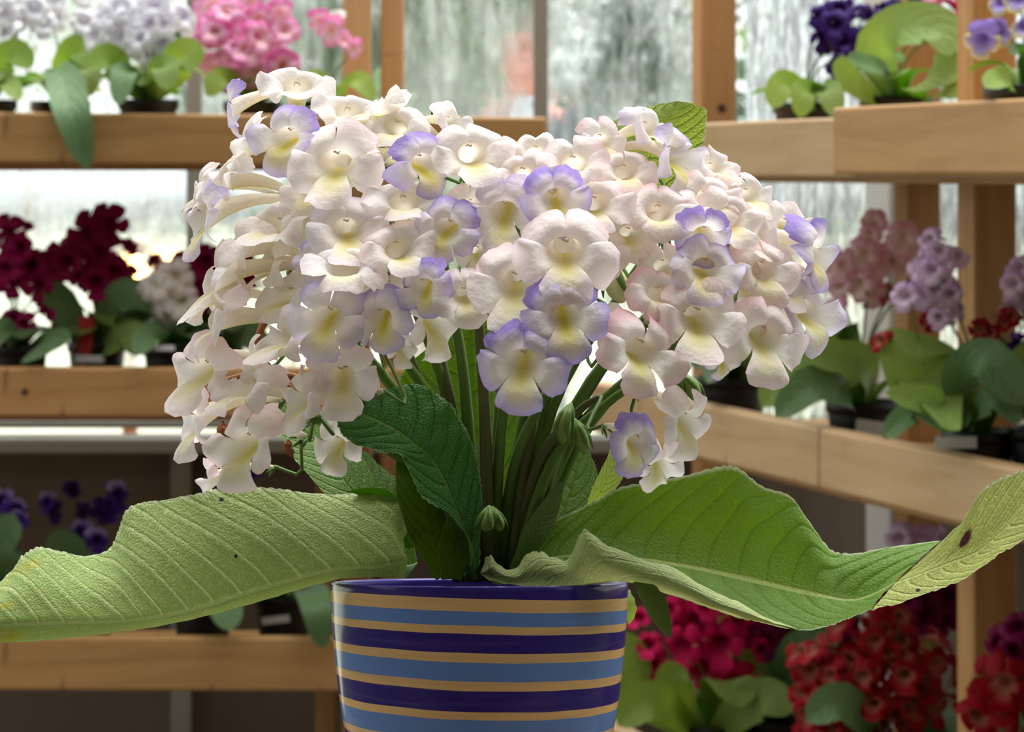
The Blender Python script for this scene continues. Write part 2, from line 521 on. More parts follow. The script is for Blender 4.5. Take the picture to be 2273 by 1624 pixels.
tag(mesh_obj('wall_right', vs, [(0, 4, 5, 1), (2, 3, 7, 6), (1, 5, 7, 3), (0, 2, 6, 4), (0, 1, 3, 2), (4, 6, 7, 5)], M['panel'], None, False), 'low boarding under the side windows', 'wall', None, 'structure')

# ----------------------------------------------------------------- staging benches
YB = 4.30
lb = empty('plant_bench', (-0.45, 4.5, 0), 'three tier pine plant bench along the back windows on the left', 'bench')
xl, xr = -1.60, 0.05
tiers = [(1.563, 1.637, 1.575), (1.190, 1.262, 1.205), (0.788, 0.866, 0.815)]
knot_mat = m_wood('pine_knot', (202, 152, 94), (184, 130, 72), [(xw(55, YB) - (xl + xr) / 2, -0.015, 0.0, 0.006)])
for k, (z0, z1, zsh) in enumerate(tiers):
    tl_ = 0.008 if k == 0 else 0.002
    beam('front_rail', (xl, YB + 0.015, (z0 + z1) / 2 + tl_), (xr, YB + 0.015, (z0 + z1) / 2 - tl_), 0.03, z1 - z0, knot_mat if k == 1 else M['wood'], lb)
    beam('shelf', (xl, YB + 0.21, zsh - 0.012), (xr, YB + 0.21, zsh - 0.012), 0.36, 0.024, M['wood'], lb, None, 0.002)
for x in (xl + 0.05, xw(724, 4.62)):
    beam('leg', (x, 4.62, 0), (x, 4.62, 1.19), 0.03, 0.032, M['wood'], lb, (1, 0, 0))
knot2 = m_wood('pine_post_knot', (206, 156, 100), (190, 138, 80), [(0.0, 0.0, 0.0, 0.0075)])
for x0, x1, y in ((762, 824, 4.76), (846, 897, 4.80)):
    c = xw((x0 + x1) / 2, y); w = (x1 - x0) * y / F
    beam('upright', (c, y, 0), (c, y, 2.0), 0.05, w, M['wood_pale'], lb, (1, 0, 0))

rb = empty('plant_bench', (0.45, 3.7, 0), 'pine plant bench running towards the viewer on the right', 'bench')
A0 = Vector((0.2466, 3.83, 0))
def onrail(px, off=0.0):
    """Point of the right bench's front line seen in column px, moved off metres into the bench."""
    a = A0 + NN * off
    k = (px - CX) / F
    s = (k * a.y - a.x) / (D.x - k * D.y)
    return a + D * s
def Z(p, z): return Vector((p.x, p.y, z))
e0 = onrail(1330)
for (za, zb, cuts) in ((1.543, 1.613, (1330, 4400)), (1.174, 1.245, (1330, 1843, 4400)), (0.69, 0.762, (1330, 4400))):
    for c0, c1 in zip(cuts, cuts[1:]):
        pa, pb = onrail(c0, 0.015), onrail(c1, 0.015)
        pb = pb - D * 0.003
        beam('front_rail', Z(pa, (za + zb) / 2), Z(pb, (za + zb) / 2), 0.03, zb - za, M['wood_pale'], rb)
pa, pb = onrail(1868, -0.0115), onrail(4400, -0.0115)
beam('front_rail', Z(pa, 1.585), Z(pb, 1.585), 0.024, 0.077, M['wood'], rb)
for zsh, dep in ((1.56, 0.33), (1.186, 0.33), (0.71, 0.33)):
    pa, pb = onrail(1330) + NN * (0.03 + dep / 2), onrail(4400) + NN * (0.03 + dep / 2)
    beam('shelf', Z(pa, zsh - 0.012), Z(pb, zsh - 0.012), dep, 0.024, M['wood'], rb, None, 0.002)
def post(px, Y, w, dpt, z0, z1, mat):
    c = P(px, HY, Y)
    return beam('upright', Z(c, z0), Z(c, z1), dpt, w, mat, rb, NN)
post(1585, 4.62, 0.060, 0.045, 0, 2.0, m_wood('pine_corner_post', (206, 156, 100), (190, 138, 80), [(zw(238, 4.5) - 1.0, -0.0225, 0.004, 0.0085), (zw(238, 4.5) - 1.0, 0.0225, 0.004, 0.0085)]))
post(2036, 3.95, 0.050, 0.045, 0, 2.0, M['wood'])
post(2190, 3.40, 0.056, 0.045, 0, 2.0, M['wood'])

# ----------------------------------------------------------------- outside: trees, lamp, person
rnd = random.Random(7)
def tree(name, px, py, Y, rx, rz, n, mat, label, size=0.11, z0=0.24, trunk=0.05, seed=1):
    r = random.Random(seed)
    c = P(px, py, Y)
    root = empty(name, (c.x, Y, z0), label, 'tree' if 'tree' in name else 'shrub', 'trees and shrubs outside')
    b = MB()
    b.tube([(c.x, Y, z0), (c.x + 0.02, Y, (z0 + c.z) / 2), (c.x, Y, c.z + rz * 0.3)], [trunk, trunk * 0.8, trunk * 0.3], 7)
    for k in range(7):
        a = r.uniform(0, 6.28)
        zz = c.z + rz * r.uniform(-0.7, 0.1)
        b.tube([(c.x, Y, zz), (c.x + 0.4 * rx * math.cos(a), Y + 0.4 * rx * math.sin(a), zz + 0.3 * rz), (c.x + 0.85 * rx * math.cos(a), Y + 0.85 * rx * math.sin(a), zz + 0.5 * rz)], [trunk * 0.5, trunk * 0.3, trunk * 0.12], 5)
    b.build('trunk', M['dry'], root, True, root.location)
    vs, fs = [], []
    cl = [Vector((r.gauss(0, 0.5), r.gauss(0, 0.5), r.gauss(0, 0.5))) for _ in range(26)]
    for k in range(n):
        q = r.choice(cl) + Vector((r.gauss(0, 0.17), r.gauss(0, 0.17), r.gauss(0, 0.17)))
        p = Vector((c.x + q.x * rx, Y + q.y * rx, max(z0 + 0.1, c.z + q.z * rz)))
        t = Vector((r.gauss(0, 1), r.gauss(0, 1), r.gauss(0, 1) - 0.4)).normalized()
        s = Vector((r.gauss(0, 1), r.gauss(0, 1), r.gauss(0, 1))).cross(t).normalized()
        L = size * r.uniform(0.7, 1.4); w = L * 0.28
        o = len(vs)
        vs += [p, p + t * L * 0.45 + s * w, p + t * L, p + t * L * 0.45 - s * w]
        fs.append((o, o + 1, o + 2, o + 3))
    mesh_obj('foliage', vs, fs, mat, root, False, root.location)
    return root
def m_fol(name, c): 
    t = NT(name)
    tc = t.n('ShaderNodeTexCoord').outputs['Object']
    nz = t.noise(tc, 6.0, 3)
    col = t.mix(nz, tuple(x * .7 for x in lin(c)) + (1,), tuple(x * 1.35 for x in lin(c)) + (1,))
    b = t.pr(col, 0.6)
    tr = t.n('ShaderNodeBsdfTranslucent'); t.l(col, tr.inputs[0])
    mx = t.n('ShaderNodeMixShader'); mx.inputs[0].default_value = 0.4
    t.l(b, mx.inputs[1]); t.l(tr.outputs[0], mx.inputs[2])
    return t.done(mx.outputs[0])
M['fol_a'] = m_fol('hedge_foliage', (92, 114, 80))
M['fol_b'] = m_fol('tree_foliage', (96, 116, 98))
M['fol_c'] = m_fol('light_foliage', (142, 166, 110))
tree('shrub', 975, 140, 14.8, 0.66, 0.95, 1900, M['fol_a'], 'dark green shrub outside, seen left of the blurred figure', 0.12, seed=2)
tree('tree', 1390, 90, 20, 0.95, 1.6, 2200, M['fol_b'], 'grey green tree outside, beyond the pane right of the grey bar', 0.13, seed=3)
tree('tree', 640, 60, 17, 0.62, 1.1, 1300, M['fol_b'], 'soft green tree outside, behind the pink flowers on the top shelf', 0.13, seed=4)
tree('tree', 60, 40, 34, 1.6, 1.2, 900, M['fol_c'], 'pale tree outside, far left beyond the white flowers', 0.15, seed=5)
tree('tree', 1770, 160, 29, 1.6, 2.2, 700, M['fol_c'], 'thin pale tree outside, beyond the side window', 0.15, trunk=0.04, seed=6)
tree('shrub', 930, 430, 11, 0.3, 0.3, 900, M['fol_c'], 'light green shrub outside, low behind the flower head', 0.12, seed=8)
tree('tree', 1190, -60, 31, 1.3, 0.9, 900, M['fol_b'], 'high grey green tree crown outside, above the blurred figure', 0.14, seed=9)

lp = empty('garden_lamp', (-0.90, 6.9, 0.24), 'small glowing orange lamp outside, behind the magenta flowers', 'lamp')
MB().tube([(0, 0, 0), (0, 0, 1.03)], 0.018, 10).build('post', M['dry'], lp)
me_cap = MB(); v_, f_ = lathe([(0.0, 1.155), (0.055, 1.125), (0.06, 1.115), (0.0, 1.115)], 20); me_cap.add(v_, f_)
me_cap.build('cap', M['dry'], lp)
tm = NT('lamp_glow'); em = tm.n('ShaderNodeEmission'); em.inputs[0].default_value = (1.0, 0.46, 0.12, 1); em.inputs[1].default_value = 30.0
M['glow'] = tm.done(em.outputs[0])
b = MB().ball((0, 0, 1.085), 0.032, 9, 14, (1, 1, 1.1)); b.build('bulb', M['glow'], lp)

# the blurred person standing on the lawn beyond the wet glass
def person():
    c = P(1152, 128, 12.5)
    zf = 0.25
    H = (c.z + 0.105) - zf
    s = H / 1.78
    root = empty('person', (c.x + 0.015, 12.5, zf), 'blurred person in a dark jacket and pale shirt standing outside the glass', 'person')
    J, E_, R = [], [], []
    def jt(p, r, par=None):
        J.append(Vector(p) * s); R.append(r if hasattr(r, '__len__') else (r, r))
        if par is not None: E_.append((par, len(J) - 1))
        return len(J) - 1
    pel = jt((0, 0, 0.95), (0.155, 0.11))
    wa = jt((0, 0, 1.10), (0.145, 0.10), pel)
    ch = jt((0, 0.0, 1.30), (0.165, 0.115), wa)
    sh = jt((0, 0.005, 1.44), (0.12, 0.085), ch)
    nk = jt((0, 0.0, 1.52), 0.055, sh)
    h0 = jt((0, -0.012, 1.60), (0.07, 0.085), nk)
    h1 = jt((0, -0.005, 1.68), (0.078, 0.098), h0)
    jt((0, 0.0, 1.745), (0.055, 0.07), h1)
    for sx in (-1, 1):
        a = jt((sx * 0.19, 0.0, 1.41), 0.062, sh)
        el = jt((sx * 0.245, 0.03, 1.14), 0.046, a)
        wr = jt((sx * 0.25, -0.02, 0.90), 0.030, el)
        pm = jt((sx * 0.252, -0.035, 0.83), (0.018, 0.040), wr)
        for k, (dy, L) in enumerate(((-0.03, 0.075), (-0.01, 0.085), (0.01, 0.08), (0.03, 0.062))):
            b1 = jt((sx * 0.252, -0.04 + dy, 0.775), 0.0095, pm)
            jt((sx * 0.246, -0.046 + dy, 0.775 - L), 0.008, b1)
        t1 = jt((sx * 0.242, -0.085, 0.83), 0.0105, pm)
        jt((sx * 0.236, -0.098, 0.785), 0.009, t1)
        hp = jt((sx * 0.095, 0, 0.86), 0.095, pel)
        kn = jt((sx * 0.10, -0.01, 0.50), 0.06, hp)
        an = jt((sx * 0.105, 0.015, 0.09), 0.038, kn)
        jt((sx * 0.115, -0.12, 0.035), (0.04, 0.03), an)
    me = bpy.data.meshes.new('body')
    me.from_pydata([tuple(v) for v in J], E_, [])
    o = bpy.data.objects.new('body', me); COL.objects.link(o); o.parent = root
    o.modifiers.new('skin', 'SKIN')
    o.modifiers.new('sub', 'SUBSURF').levels = 1
    o.modifiers['sub'].render_levels = 2
    for i, v in enumerate(me.skin_vertices[0].data):
        v.radius = (R[i][0] * s, R[i][1] * s)
        v.use_root = (i == 0)
    me.materials.append(m_plain('skin', (232, 150, 140), 0.6, 0.05, 20))
    jm, sm = m_plain('dark_jacket', (34, 44, 78), 0.8, 0.1, 20), m_plain('pale_shirt', (226, 232, 244), 0.7, 0.04, 20)
    def shell(name, rows, mat, n=24):
        vs = []
        for (x, y, z, rx, ry) in rows:
            for k in range(n):
                an = 2 * math.pi * k / n
                vs.append(Vector((x + rx * math.cos(an), y + ry * math.sin(an), z)) * s)
        return mesh_obj(name, vs, grid_faces(len(rows), n, 0, True), mat, root)
    shell('shirt', [(0, 0, 0.98, .175, .135), (0, -.004, 1.15, .172, .132), (0, -.006, 1.32, .185, .142), (0, -.004, 1.43, .14, .105), (0, -.004, 1.50, .07, .07), (0, -.004, 1.525, .066, .066)], sm)
    # jacket: open at the front, with sleeves
    b = MB()
    rows = [(0.86, .215, .155), (1.0, .205, .15), (1.15, .20, .148), (1.32, .212, .158), (1.42, .185, .125), (1.47, .12, .09), (1.50, .085, .08)]
    n = 28
    vs = []
    for z, rx, ry in rows:
        for k in range(n):
            an = math.radians(-90 + 24) + math.radians(312) * k / (n - 1)
            vs.append(Vector((rx * math.cos(an), ry * math.sin(an), z)) * s)
    b.add(vs, grid_faces(len(rows), n))
    for sx in (-1, 1):
        b.tube([Vector(p) * s for p in ((sx * 0.15, 0, 1.43), (sx * 0.20, 0.0, 1.39), (sx * 0.245, 0.03, 1.14), (sx * 0.25, -0.015, 0.91))], [0.075 * s, 0.08 * s, 0.062 * s, 0.048 * s], 14)
    b.build('jacket', jm, root)
    b = MB()
    for sx in (-1, 1):
        b.tube([Vector(p) * s for p in ((sx * 0.085, 0, 0.98), (sx * 0.10, 0, 0.84), (sx * 0.102, -0.01, 0.5), (sx * 0.106, 0.015, 0.07))], [0.115 * s, 0.112 * s, 0.08 * s, 0.062 * s], 16)
    b.build('trousers', m_plain('grey_trousers', (70, 74, 84), 0.8), root)
    b = MB().ball(Vector((0, 0.02, 1.705)) * s, 0.097 * s, 9, 16, (0.92, 1.08, 0.86)); b.build('hair', m_plain('sandy_hair', (176, 120, 104), 0.8), root)
    b = MB()
    b.ball(Vector((0, -0.112, 1.632)) * s, 0.016 * s, 6, 8, (0.8, 1.2, 1.4))
    for sx in (-1, 1): b.ball(Vector((sx * 0.083, 0.0, 1.645)) * s, 0.02 * s, 6, 8, (0.45, 0.9, 1.5))
    b.build('face', m_plain('skin_face', (232, 160, 150), 0.6, 0.05, 20), root)
    b = MB()
    for sx in (-1, 1): b.ball(Vector((sx * 0.03, -0.096, 1.662)) * s, 0.009 * s, 6, 8, (1.3, 0.6, 0.7))
    b.ball(Vector((0, -0.098, 1.597)) * s, 0.014 * s, 6, 8, (1.7, 0.4, 0.45))
    b.build('eyes_and_mouth', m_plain('lips_eyes', (120, 62, 62), 0.5), root)
    return root
person()

# ----------------------------------------------------------------- leaves
def leaf_from_grid(name, ctrl, mat, parent, nu=90, nv=25, midcol=None, serr=(0.0, 40), flip=False, puff=0.0, N=12, K=2.0, edges=(True, True), urange=(0, 1), ruffle=0.0):
    """ctrl: rows of 3D points (along the blade) x columns (across)."""
    C = np.array([[list(p) for p in r] for r in ctrl], float)
    nc = C.shape[1]
    if midcol is None: midcol = (nc - 1) / 2
    G = cr1(C, nu)                                   # nu, nc, 3
    G = np.transpose(cr1(np.transpose(G, (1, 0, 2)), nv), (1, 0, 2))
    us = np.linspace(urange[0], urange[1], nu)
    cs = np.linspace(0, nc - 1, nv)
    vv = np.where(cs <= midcol, (cs - midcol) / max(midcol, 1e-6), (cs - midcol) / max(nc - 1 - midcol, 1e-6))
    du = np.gradient(G, axis=0); dv = np.gradient(G, axis=1)
    nrm = np.cross(du, dv); nrm /= (np.linalg.norm(nrm, axis=2, keepdims=True) + 1e-12)
    if flip: nrm = -nrm
    if puff:
        for j in range(nv):
            p = us * N - np.abs(vv[j]) ** 1.7 * K + 0.23 * np.sign(vv[j])
            tri = np.abs((p % 1.0) - 0.5) * 2
            h = (1 - tri ** 3) * (1 - np.abs(vv[j]) ** 4 * 0.6) * min(1, abs(vv[j]) * 4) * (0.25 if (N == 17.5 and vv[j] > 0) else 1)
            G[:, j] += nrm[:, j] * (puff * h)[:, None]
    if ruffle:
        for j in (range(nv)):
            G[:, j] += nrm[:, j] * (ruffle * np.abs(vv[j]) ** 3 * np.sin(us * 37 + 2 * np.sin(us * 11) + (1.7 if vv[j] > 0 else 0)))[:, None]
    amp, fr = serr
    if amp:
        sc = np.abs(np.sin(us * fr * math.pi)) ** 0.7
        big = 0.6 + 0.4 * np.sin(us * 23.0 + 1.0)
        for on, j, k in ((edges[0], 0, 1), (edges[1], nv - 1, nv - 2)):
            if not on: continue
            d = G[:, j] - G[:, k]
            L = np.linalg.norm(d, axis=1, keepdims=True) + 1e-9
            G[:, j] += d / L * (amp * sc * big)[:, None]
    verts = [Vector(p) - parent.location for p in G.reshape(-1, 3)]
    o = mesh_obj(name, verts, grid_faces(nu, nv, 0, False, not flip), mat, parent)
    uvl = o.data.uv_layers.new(name='UVMap')
    idx = np.zeros(len(o.data.loops), int); o.data.loops.foreach_get('vertex_index', idx)
    uvs = np.stack([us[idx // nv], vv[idx % nv]], 1)
    uvl.data.foreach_set('uv', uvs.ravel())
    return o

def px_rows(rows, Y0):
    """rows of (px, py, cm nearer(-)/farther(+)) -> 3D"""
    return [[P(p[0], p[1], Y0 + p[2] * 0.01) for p in r] for r in rows]

def ribbon(name, mid, width, mat, parent, n=(0, -1, 0.5), fold=0.25, nu=16, nv=7, serr=(0, 30), curl=0.0, flip=False, puff=0.0, ruffle=0.0, blunt=False):
    """Leaf along 3D midline `mid`; full width list; n is where the upper face looks; fold lifts the edges."""
    m = cr1(np.array([list(p) for p in mid]), nu)
    w = cr1(np.array(width, float)[:, None], nu)[:, 0]
    if blunt:
        us_ = np.linspace(0, 1, nu)
        k_ = int(0.6 * nu)
        wk = max(w[k_], 0.8 * w.max())
        for i_ in range(k_, nu):
            q_ = (us_[i_] - us_[k_]) / (1 - us_[k_])
            w[i_] = wk * max(0.0, 1 - q_ ** 2.4) ** 0.62
    t = np.gradient(m, axis=0); t /= np.linalg.norm(t, axis=1, keepdims=True) + 1e-9
    nn = np.array(n, float); nn /= np.linalg.norm(nn)
    rows = []
    for i in range(nu):
        s = np.cross(t[i], nn); L = np.linalg.norm(s)
        s = s / (L + 1e-6)
        up = np.cross(s, t[i])
        r = []
        for c in np.linspace(-1, 1, 5):
            r.append(m[i] + s * c * max(w[i], 1e-4) / 2 + up * (fold * w[i] / 2 * (abs(c) ** 1.3) - curl * w[i] * abs(c) ** 3))
        rows.append(r)
    return leaf_from_grid(name, rows, mat, parent, nu, nv, 2, serr, flip, puff, ruffle=ruffle)

# ----------------------------------------------------------------- flowers
def flower_mesh(name, seed, nd, nt, ns, up, low, body, throat, yel, strength, tube_len, ruffle, mat, lip=1.0, throat_r=0.0, curl=1.0):
    """Trumpet with two upper and three lower lobes. +Z leaves the mouth, +Y is up, face about 1 across."""
    r = random.Random(seed)
    up, low, body, throat = [np.array(lin(c)) for c in (up, low, body, throat)]
    lobes = [(270, 38, 0.215, 'l'), (343, 35, 0.20, 's'), (54, 36, 0.195, 'u'), (126, 36, 0.195, 'u'), (197, 35, 0.20, 's')]
    rm = 0.165
    V, C, Fc = [], [], []
    ang = []
    for c, w, L, k in lobes:
        for s in np.linspace(-1, 1, nd)[:-1]:
            ang.append(c + w * math.sin(math.pi / 2 * s))
    m = len(ang)
    # tube
    bend = 0.38 + r.uniform(-0.10, 0.10)
    for i in range(ns):
        s = i / (ns - 1)
        rad = 0.050 + (rm - 0.050) * (0.42 * s ** 0.9 + 0.58 * s ** 3)
        z = -tube_len * (1 - s)
        y0 = bend * ((1 - s) * 1.2 - 1.05 * (1 - s) ** 2)
        for a in ang:
            th = math.radians(a)
            V.append((rad * math.cos(th), y0 + rad * 0.82 * math.sin(th), z))
            dl = ((a - 270 + 180) % 360) - 180
            yl = yel * math.exp(-(dl / 34.0) ** 2) * max(0, min(1, (s - 0.15) / 0.4))
            col = body * np.array([0.97, 0.96, 0.86])
            col = col * (1 - yl) + np.array(lin((224, 210, 40))) * yl
            tf = throat_r * min(1, s * 1.5)
            col = col * (1 - tf) + throat * tf
            C.append(col)
    Fc += grid_faces(ns, m, 0, True)
    # limb, one blade per lobe, welded at the mouth
    base = (ns - 1) * m
    ph = r.uniform(0, 6.28)
    for li, (c, w, L, k) in enumerate(lobes):
        L = L * (1 + r.uniform(-0.10, 0.12)) * (1.0 if k == 'u' else (0.97 + 0.1 * lip if k == 'l' else 1.0))
        tilt = r.uniform(-0.22, 0.22); roll = r.uniform(-0.22, 0.22)
        kf = r.choice((2, 3, 3)); pf = r.uniform(0, 6.28); am = ruffle * r.uniform(0.6, 1.4)
        cu = curl * r.uniform(0.6, 1.5)
        grid = []
        deltas = [math.sin(math.pi / 2 * s) for s in np.linspace(-1, 1, nd)]
        crn = [r.uniform(-0.017, 0.017) for _ in deltas]
        for j in range(nt + 1):
            t = j / nt
            row = []
            for q, d in enumerate(deltas):
                if j == 0:
                    row.append(base + (li * (nd - 1) + q) % m); continue
                g = max(0.0, 1 - abs(d) ** 3.2) ** 0.5
                notch = 0.325
                re = notch + (rm + L + 0.09 - notch) * g + crn[q] * (1 if abs(d) < 0.98 else 0)
                rr = rm + (re - rm) * t
                a = math.radians(c + w * (d + 0.13 * math.sin(math.pi * d) * t * t))
                rho = rr - rm
                y_ = -math.sin(math.radians(c))                # 1 below, -1 above
                av = (0.40 + 0.80 * lip * y_ if y_ > 0 else 0.40 + 0.42 * y_) + tilt
                bv = (1.0 - 0.15 * y_) * cu
                z = av * rho + 0.13 * (1 - math.exp(-rho / 0.06)) - 0.03 - bv * rho * rho / 0.34 + roll * rho * d
                z += am * t ** 2.5 * math.sin(kf * math.pi * d * 0.5 + pf) * (0.6 + 0.4 * abs(d))
                z += -0.05 * t * (abs(d) ** 4) + 0.03 * t * t * (1 - abs(d))
                ypull = -0.10 * rho if k == 'l' else 0.0
                V.append((rr * math.cos(a), rr * 0.82 * math.sin(a) + ypull + (0.22 * rho * math.sin(a)), z))
                f = max(0.0, min(1.0, (t - 0.30) / 0.70))
                f = f * f * (3 - 2 * f)
                tint = up if k == 'u' else low
                amt = min(1.0, strength * f * (1.15 if k == 'u' else 0.85) + (0.35 * strength if t > 0.99 else 0))
                if k == 'u': amt = min(1.0, amt + 0.25 * strength * t)
                col = body * (1 - amt) + tint * amt
                dl = ((math.degrees(a) - 270 + 180) % 360) - 180
                yl = yel * math.exp(-(dl / 40.0) ** 2) * max(0.0, 1 - t / 0.80) ** 0.7
                col = col * (1 - yl) + np.array(lin((226, 214, 44))) * yl
                tf = throat_r * max(0.0, 1 - t / 0.45)
                col = col * (1 - tf) + throat * tf
                C.append(col)
                row.append(len(V) - 1)
            grid.append(row)
        for j in range(nt):
            for q in range(nd - 1):
                Fc.append((grid[j][q], grid[j][q + 1], grid[j + 1][q + 1], grid[j + 1][q]))
    me = bpy.data.meshes.new(name)
    me.from_pydata(V, [], Fc)
    me.polygons.foreach_set('use_smooth', [True] * len(me.polygons))
    at = me.color_attributes.new('petal', 'FLOAT_COLOR', 'POINT')
    at.data.foreach_set('color', np.concatenate([np.array(C), np.ones((len(C), 1))], 1).ravel().astype(np.float32))
    me.materials.append(mat)
    me.update()
    return me

def face_matrix(loc, yaw, pitch, roll, size):
    y, p = math.radians(yaw), math.radians(pitch)
    d = Vector((math.sin(y) * math.cos(p), -math.cos(y) * math.cos(p), math.sin(p)))
    up = Vector((0, 0, 1)) - d * d.z
    if up.length < 1e-3: up = Vector((0, 1, 0))
    up.normalize()
    x = up.cross(d)
    R = Matrix((x, up, d)).transposed()
    R = R @ Matrix.Rotation(math.radians(roll), 3, 'Z')
    return Matrix.Translation(loc) @ R.to_4x4() @ Matrix.Scale(size, 4)

# ----------------------------------------------------------------- the large plant in the striped pot
Y0 = 1.40
PXM = F / Y0
ZB = 1.232
pc = P(1064, 1292, Y0)
plant = empty('potted_streptocarpus', (pc.x, Y0, ZB), 'large white and lilac flowered streptocarpus in a striped pot on a stool, front and centre', 'potted plant')
RL = plant.location

def striped():
    t = NT('striped_glaze')
    a = t.n('ShaderNodeAttribute', attribute_name='drop')
    tc = t.n('ShaderNodeTexCoord').outputs['Object']
    wob = t.noise(tc, 30.0, 2)
    h = t.math('ADD', a.outputs['Fac'], t.math('MULTIPLY', t.math('SUBTRACT', wob, 0.5), 0.0012))
    ramp = t.n('ShaderNodeValToRGB')
    cr = ramp.color_ramp; cr.interpolation = 'CONSTANT'
    dk, tan, bl = lin4((54, 38, 128)), lin4((236, 194, 130)), lin4((106, 144, 210))
    bounds = [(0, dk), (.0049, tan), (.0102, bl), (.0166, tan), (.0199, dk), (.0280, tan), (.0321, bl), (.0405, tan), (.0446, dk), (.0538, tan), (.0569, bl), (.0660, tan), (.0692, dk), (.079, tan), (.083, bl), (.092, tan), (.096, dk), (.105, tan), (.109, bl)]
    cr.elements[0].position = 0; cr.elements[0].color = dk
    cr.elements[1].position = bounds[1][0] / 0.13; cr.elements[1].color = tan
    for p, c in bounds[2:]:
        e = cr.elements.new(p / 0.13); e.color = c
    t.l(t.math('DIVIDE', h, 0.13), ramp.inputs[0])
    br = t.noise(t.mapping(tc, (14, 14, 420)), 1.0, 3)
    col = t.mix(t.math('MULTIPLY', t.sstep(br, 0.45, 0.75), 0.22), ramp.outputs[0], lin4((120, 110, 150)))
    dr = t.noise(t.mapping(tc, (300, 300, 12)), 1.0, 2)
    return t.done(t.pr(col, t.math('ADD', 0.10, t.math('MULTIPLY', dr, 0.08)), t.bump(wob, 0.06, 0.004), Coat_Weight=0.0, Coat_Roughness=0.06, Specular_IOR_Level=0.26))
M['glaze'] = striped()

H = pc.z - ZB
prof = [(0.040, 0.0), (0.0435, 0.002), (0.0500, 0.018), (0.0560, 0.036), (0.0603, H - 0.083), (0.0650, H - 0.066), (0.0680, H - 0.045), (0.0700, H - 0.025), (0.0708, H - 0.010), (0.0710, H - 0.0018), (0.0703, H), (0.0690, H - 0.0003), (0.0683, H - 0.003), (0.0675, H - 0.02), (0.0640, H - 0.05)]
prof = [tuple(x) for x in cr1(np.array(prof), 60)]
vs, fs = lathe(prof, 96)
drop = []
sv = []
for vi, v in enumerate(vs):
    sh = -v[1] * 0.112 * (v[2] / H)
    sv.append((v[0], v[1], v[2] + sh))
    drop.append(max(0.0, H - v[2] - v[0] * 0.025) if vi < 43 * 96 else 0.0)
fs.append(tuple(range(95, -1, -1)))
pot = mesh_obj('pot', sv, fs, M['glaze'], plant)
pot['label'] = 'glazed pot with navy, light blue and tan stripes'
at = pot.data.attributes.new('drop', 'FLOAT', 'POINT')
at.data.foreach_set('value', np.array(drop, np.float32))
vs, fs = [(0, 0, H - 0.012)], []
for i in range(1, 9):
    for k in range(40):
        a = 2 * math.pi * k / 40
        rr = 0.067 * i / 8
        vs.append((rr * math.cos(a), rr * math.sin(a), H - 0.016 - 0.097 * rr * math.sin(a) * 0.9 + rnd.uniform(-0.001, 0.001) + 0.006 * (1 - i / 8)))
for k in range(40): fs.append((0, 1 + k, 1 + (k + 1) % 40))
fs += grid_faces(8, 40, 1, True)
mesh_obj('soil', vs, fs, M['soil'], plant)

st = empty('stool', (pc.x, Y0, 0), 'plain pine stool under the striped pot', 'stool')
b = MB(); v_, f_ = lathe([(0.0, ZB), (0.118, ZB), (0.122, ZB - 0.004), (0.122, ZB - 0.022), (0.118, ZB - 0.026), (0.0, ZB - 0.026)], 40); b.add(v_, f_)
b.build('seat', M['wood'], st, False, Vector((0, 0, 0)))
for k in range(4):
    a = math.pi / 4 + k * math.pi / 2
    MB().tube([(0.085 * math.cos(a), 0.085 * math.sin(a), ZB - 0.026), (0.16 * math.cos(a), 0.16 * math.sin(a), 0)], 0.014, 10).build('leg', M['wood'], st)

# --- leaves of the large plant
LL = []   # left leaf: top edge -> midrib -> lower fold -> far half
top = [(908, 1172), (884, 1112), (800, 1097), (720, 1094), (650, 1089), (585, 1085), (499, 1089), (434, 1098), (368, 1107), (322, 1114), (278, 1138), (262, 1178), (248, 1214), (196, 1231), (140, 1226), (87, 1217), (50, 1234), (22, 1266), (-20, 1304), (-60, 1345)]
mid = [(905, 1240), (880, 1250), (820, 1258), (760, 1262), (700, 1274), (640, 1291), (581, 1307), (520, 1326), (465, 1343), (412, 1358), (360, 1368), (320, 1374), (282, 1378), (220, 1381), (160, 1382), (104, 1383), (60, 1385), (10, 1387), (-40, 1386), (-75, 1380)]
bot = [(900, 1282), (880, 1282), (820, 1281), (760, 1284), (700, 1298), (640, 1315), (607, 1326), (540, 1345), (477, 1362), (420, 1376), (347, 1391), (300, 1398), (255, 1404), (200, 1411), (150, 1416), (95, 1421), (40, 1424), (0, 1424), (-45, 1414), (-80, 1396)]
for i, (a, m_, b_) in enumerate(zip(top, mid, bot)):
    u = i / (len(top) - 1)
    y = -1.5 - 7.5 * u                         # reaches towards the viewer
    q = lambda f: (a[0] + (m_[0] - a[0]) * f + (-14 * math.sin(math.pi * f)) * 0.6, a[1] + (m_[1] - a[1]) * f)
    LL.append([(a[0], a[1], y + 1.6), q(0.25) + (y + 0.5,), q(0.5) + (y - 0.4,), q(0.78) + (y - 0.9,), (m_[0], m_[1], y - 0.9),
               (b_[0], b_[1], y - 0.2), (b_[0] + 10, b_[1] - 10, y + 1.2), (b_[0] + 25, b_[1] - 30, y + 3.0)])
leaf_from_grid('leaf', px_rows(LL, Y0), M['leaf_left'], plant, 300, 41, 4, (0.0016, 62), True, 0.0010, 17.5, 2.6, ruffle=0.0006)

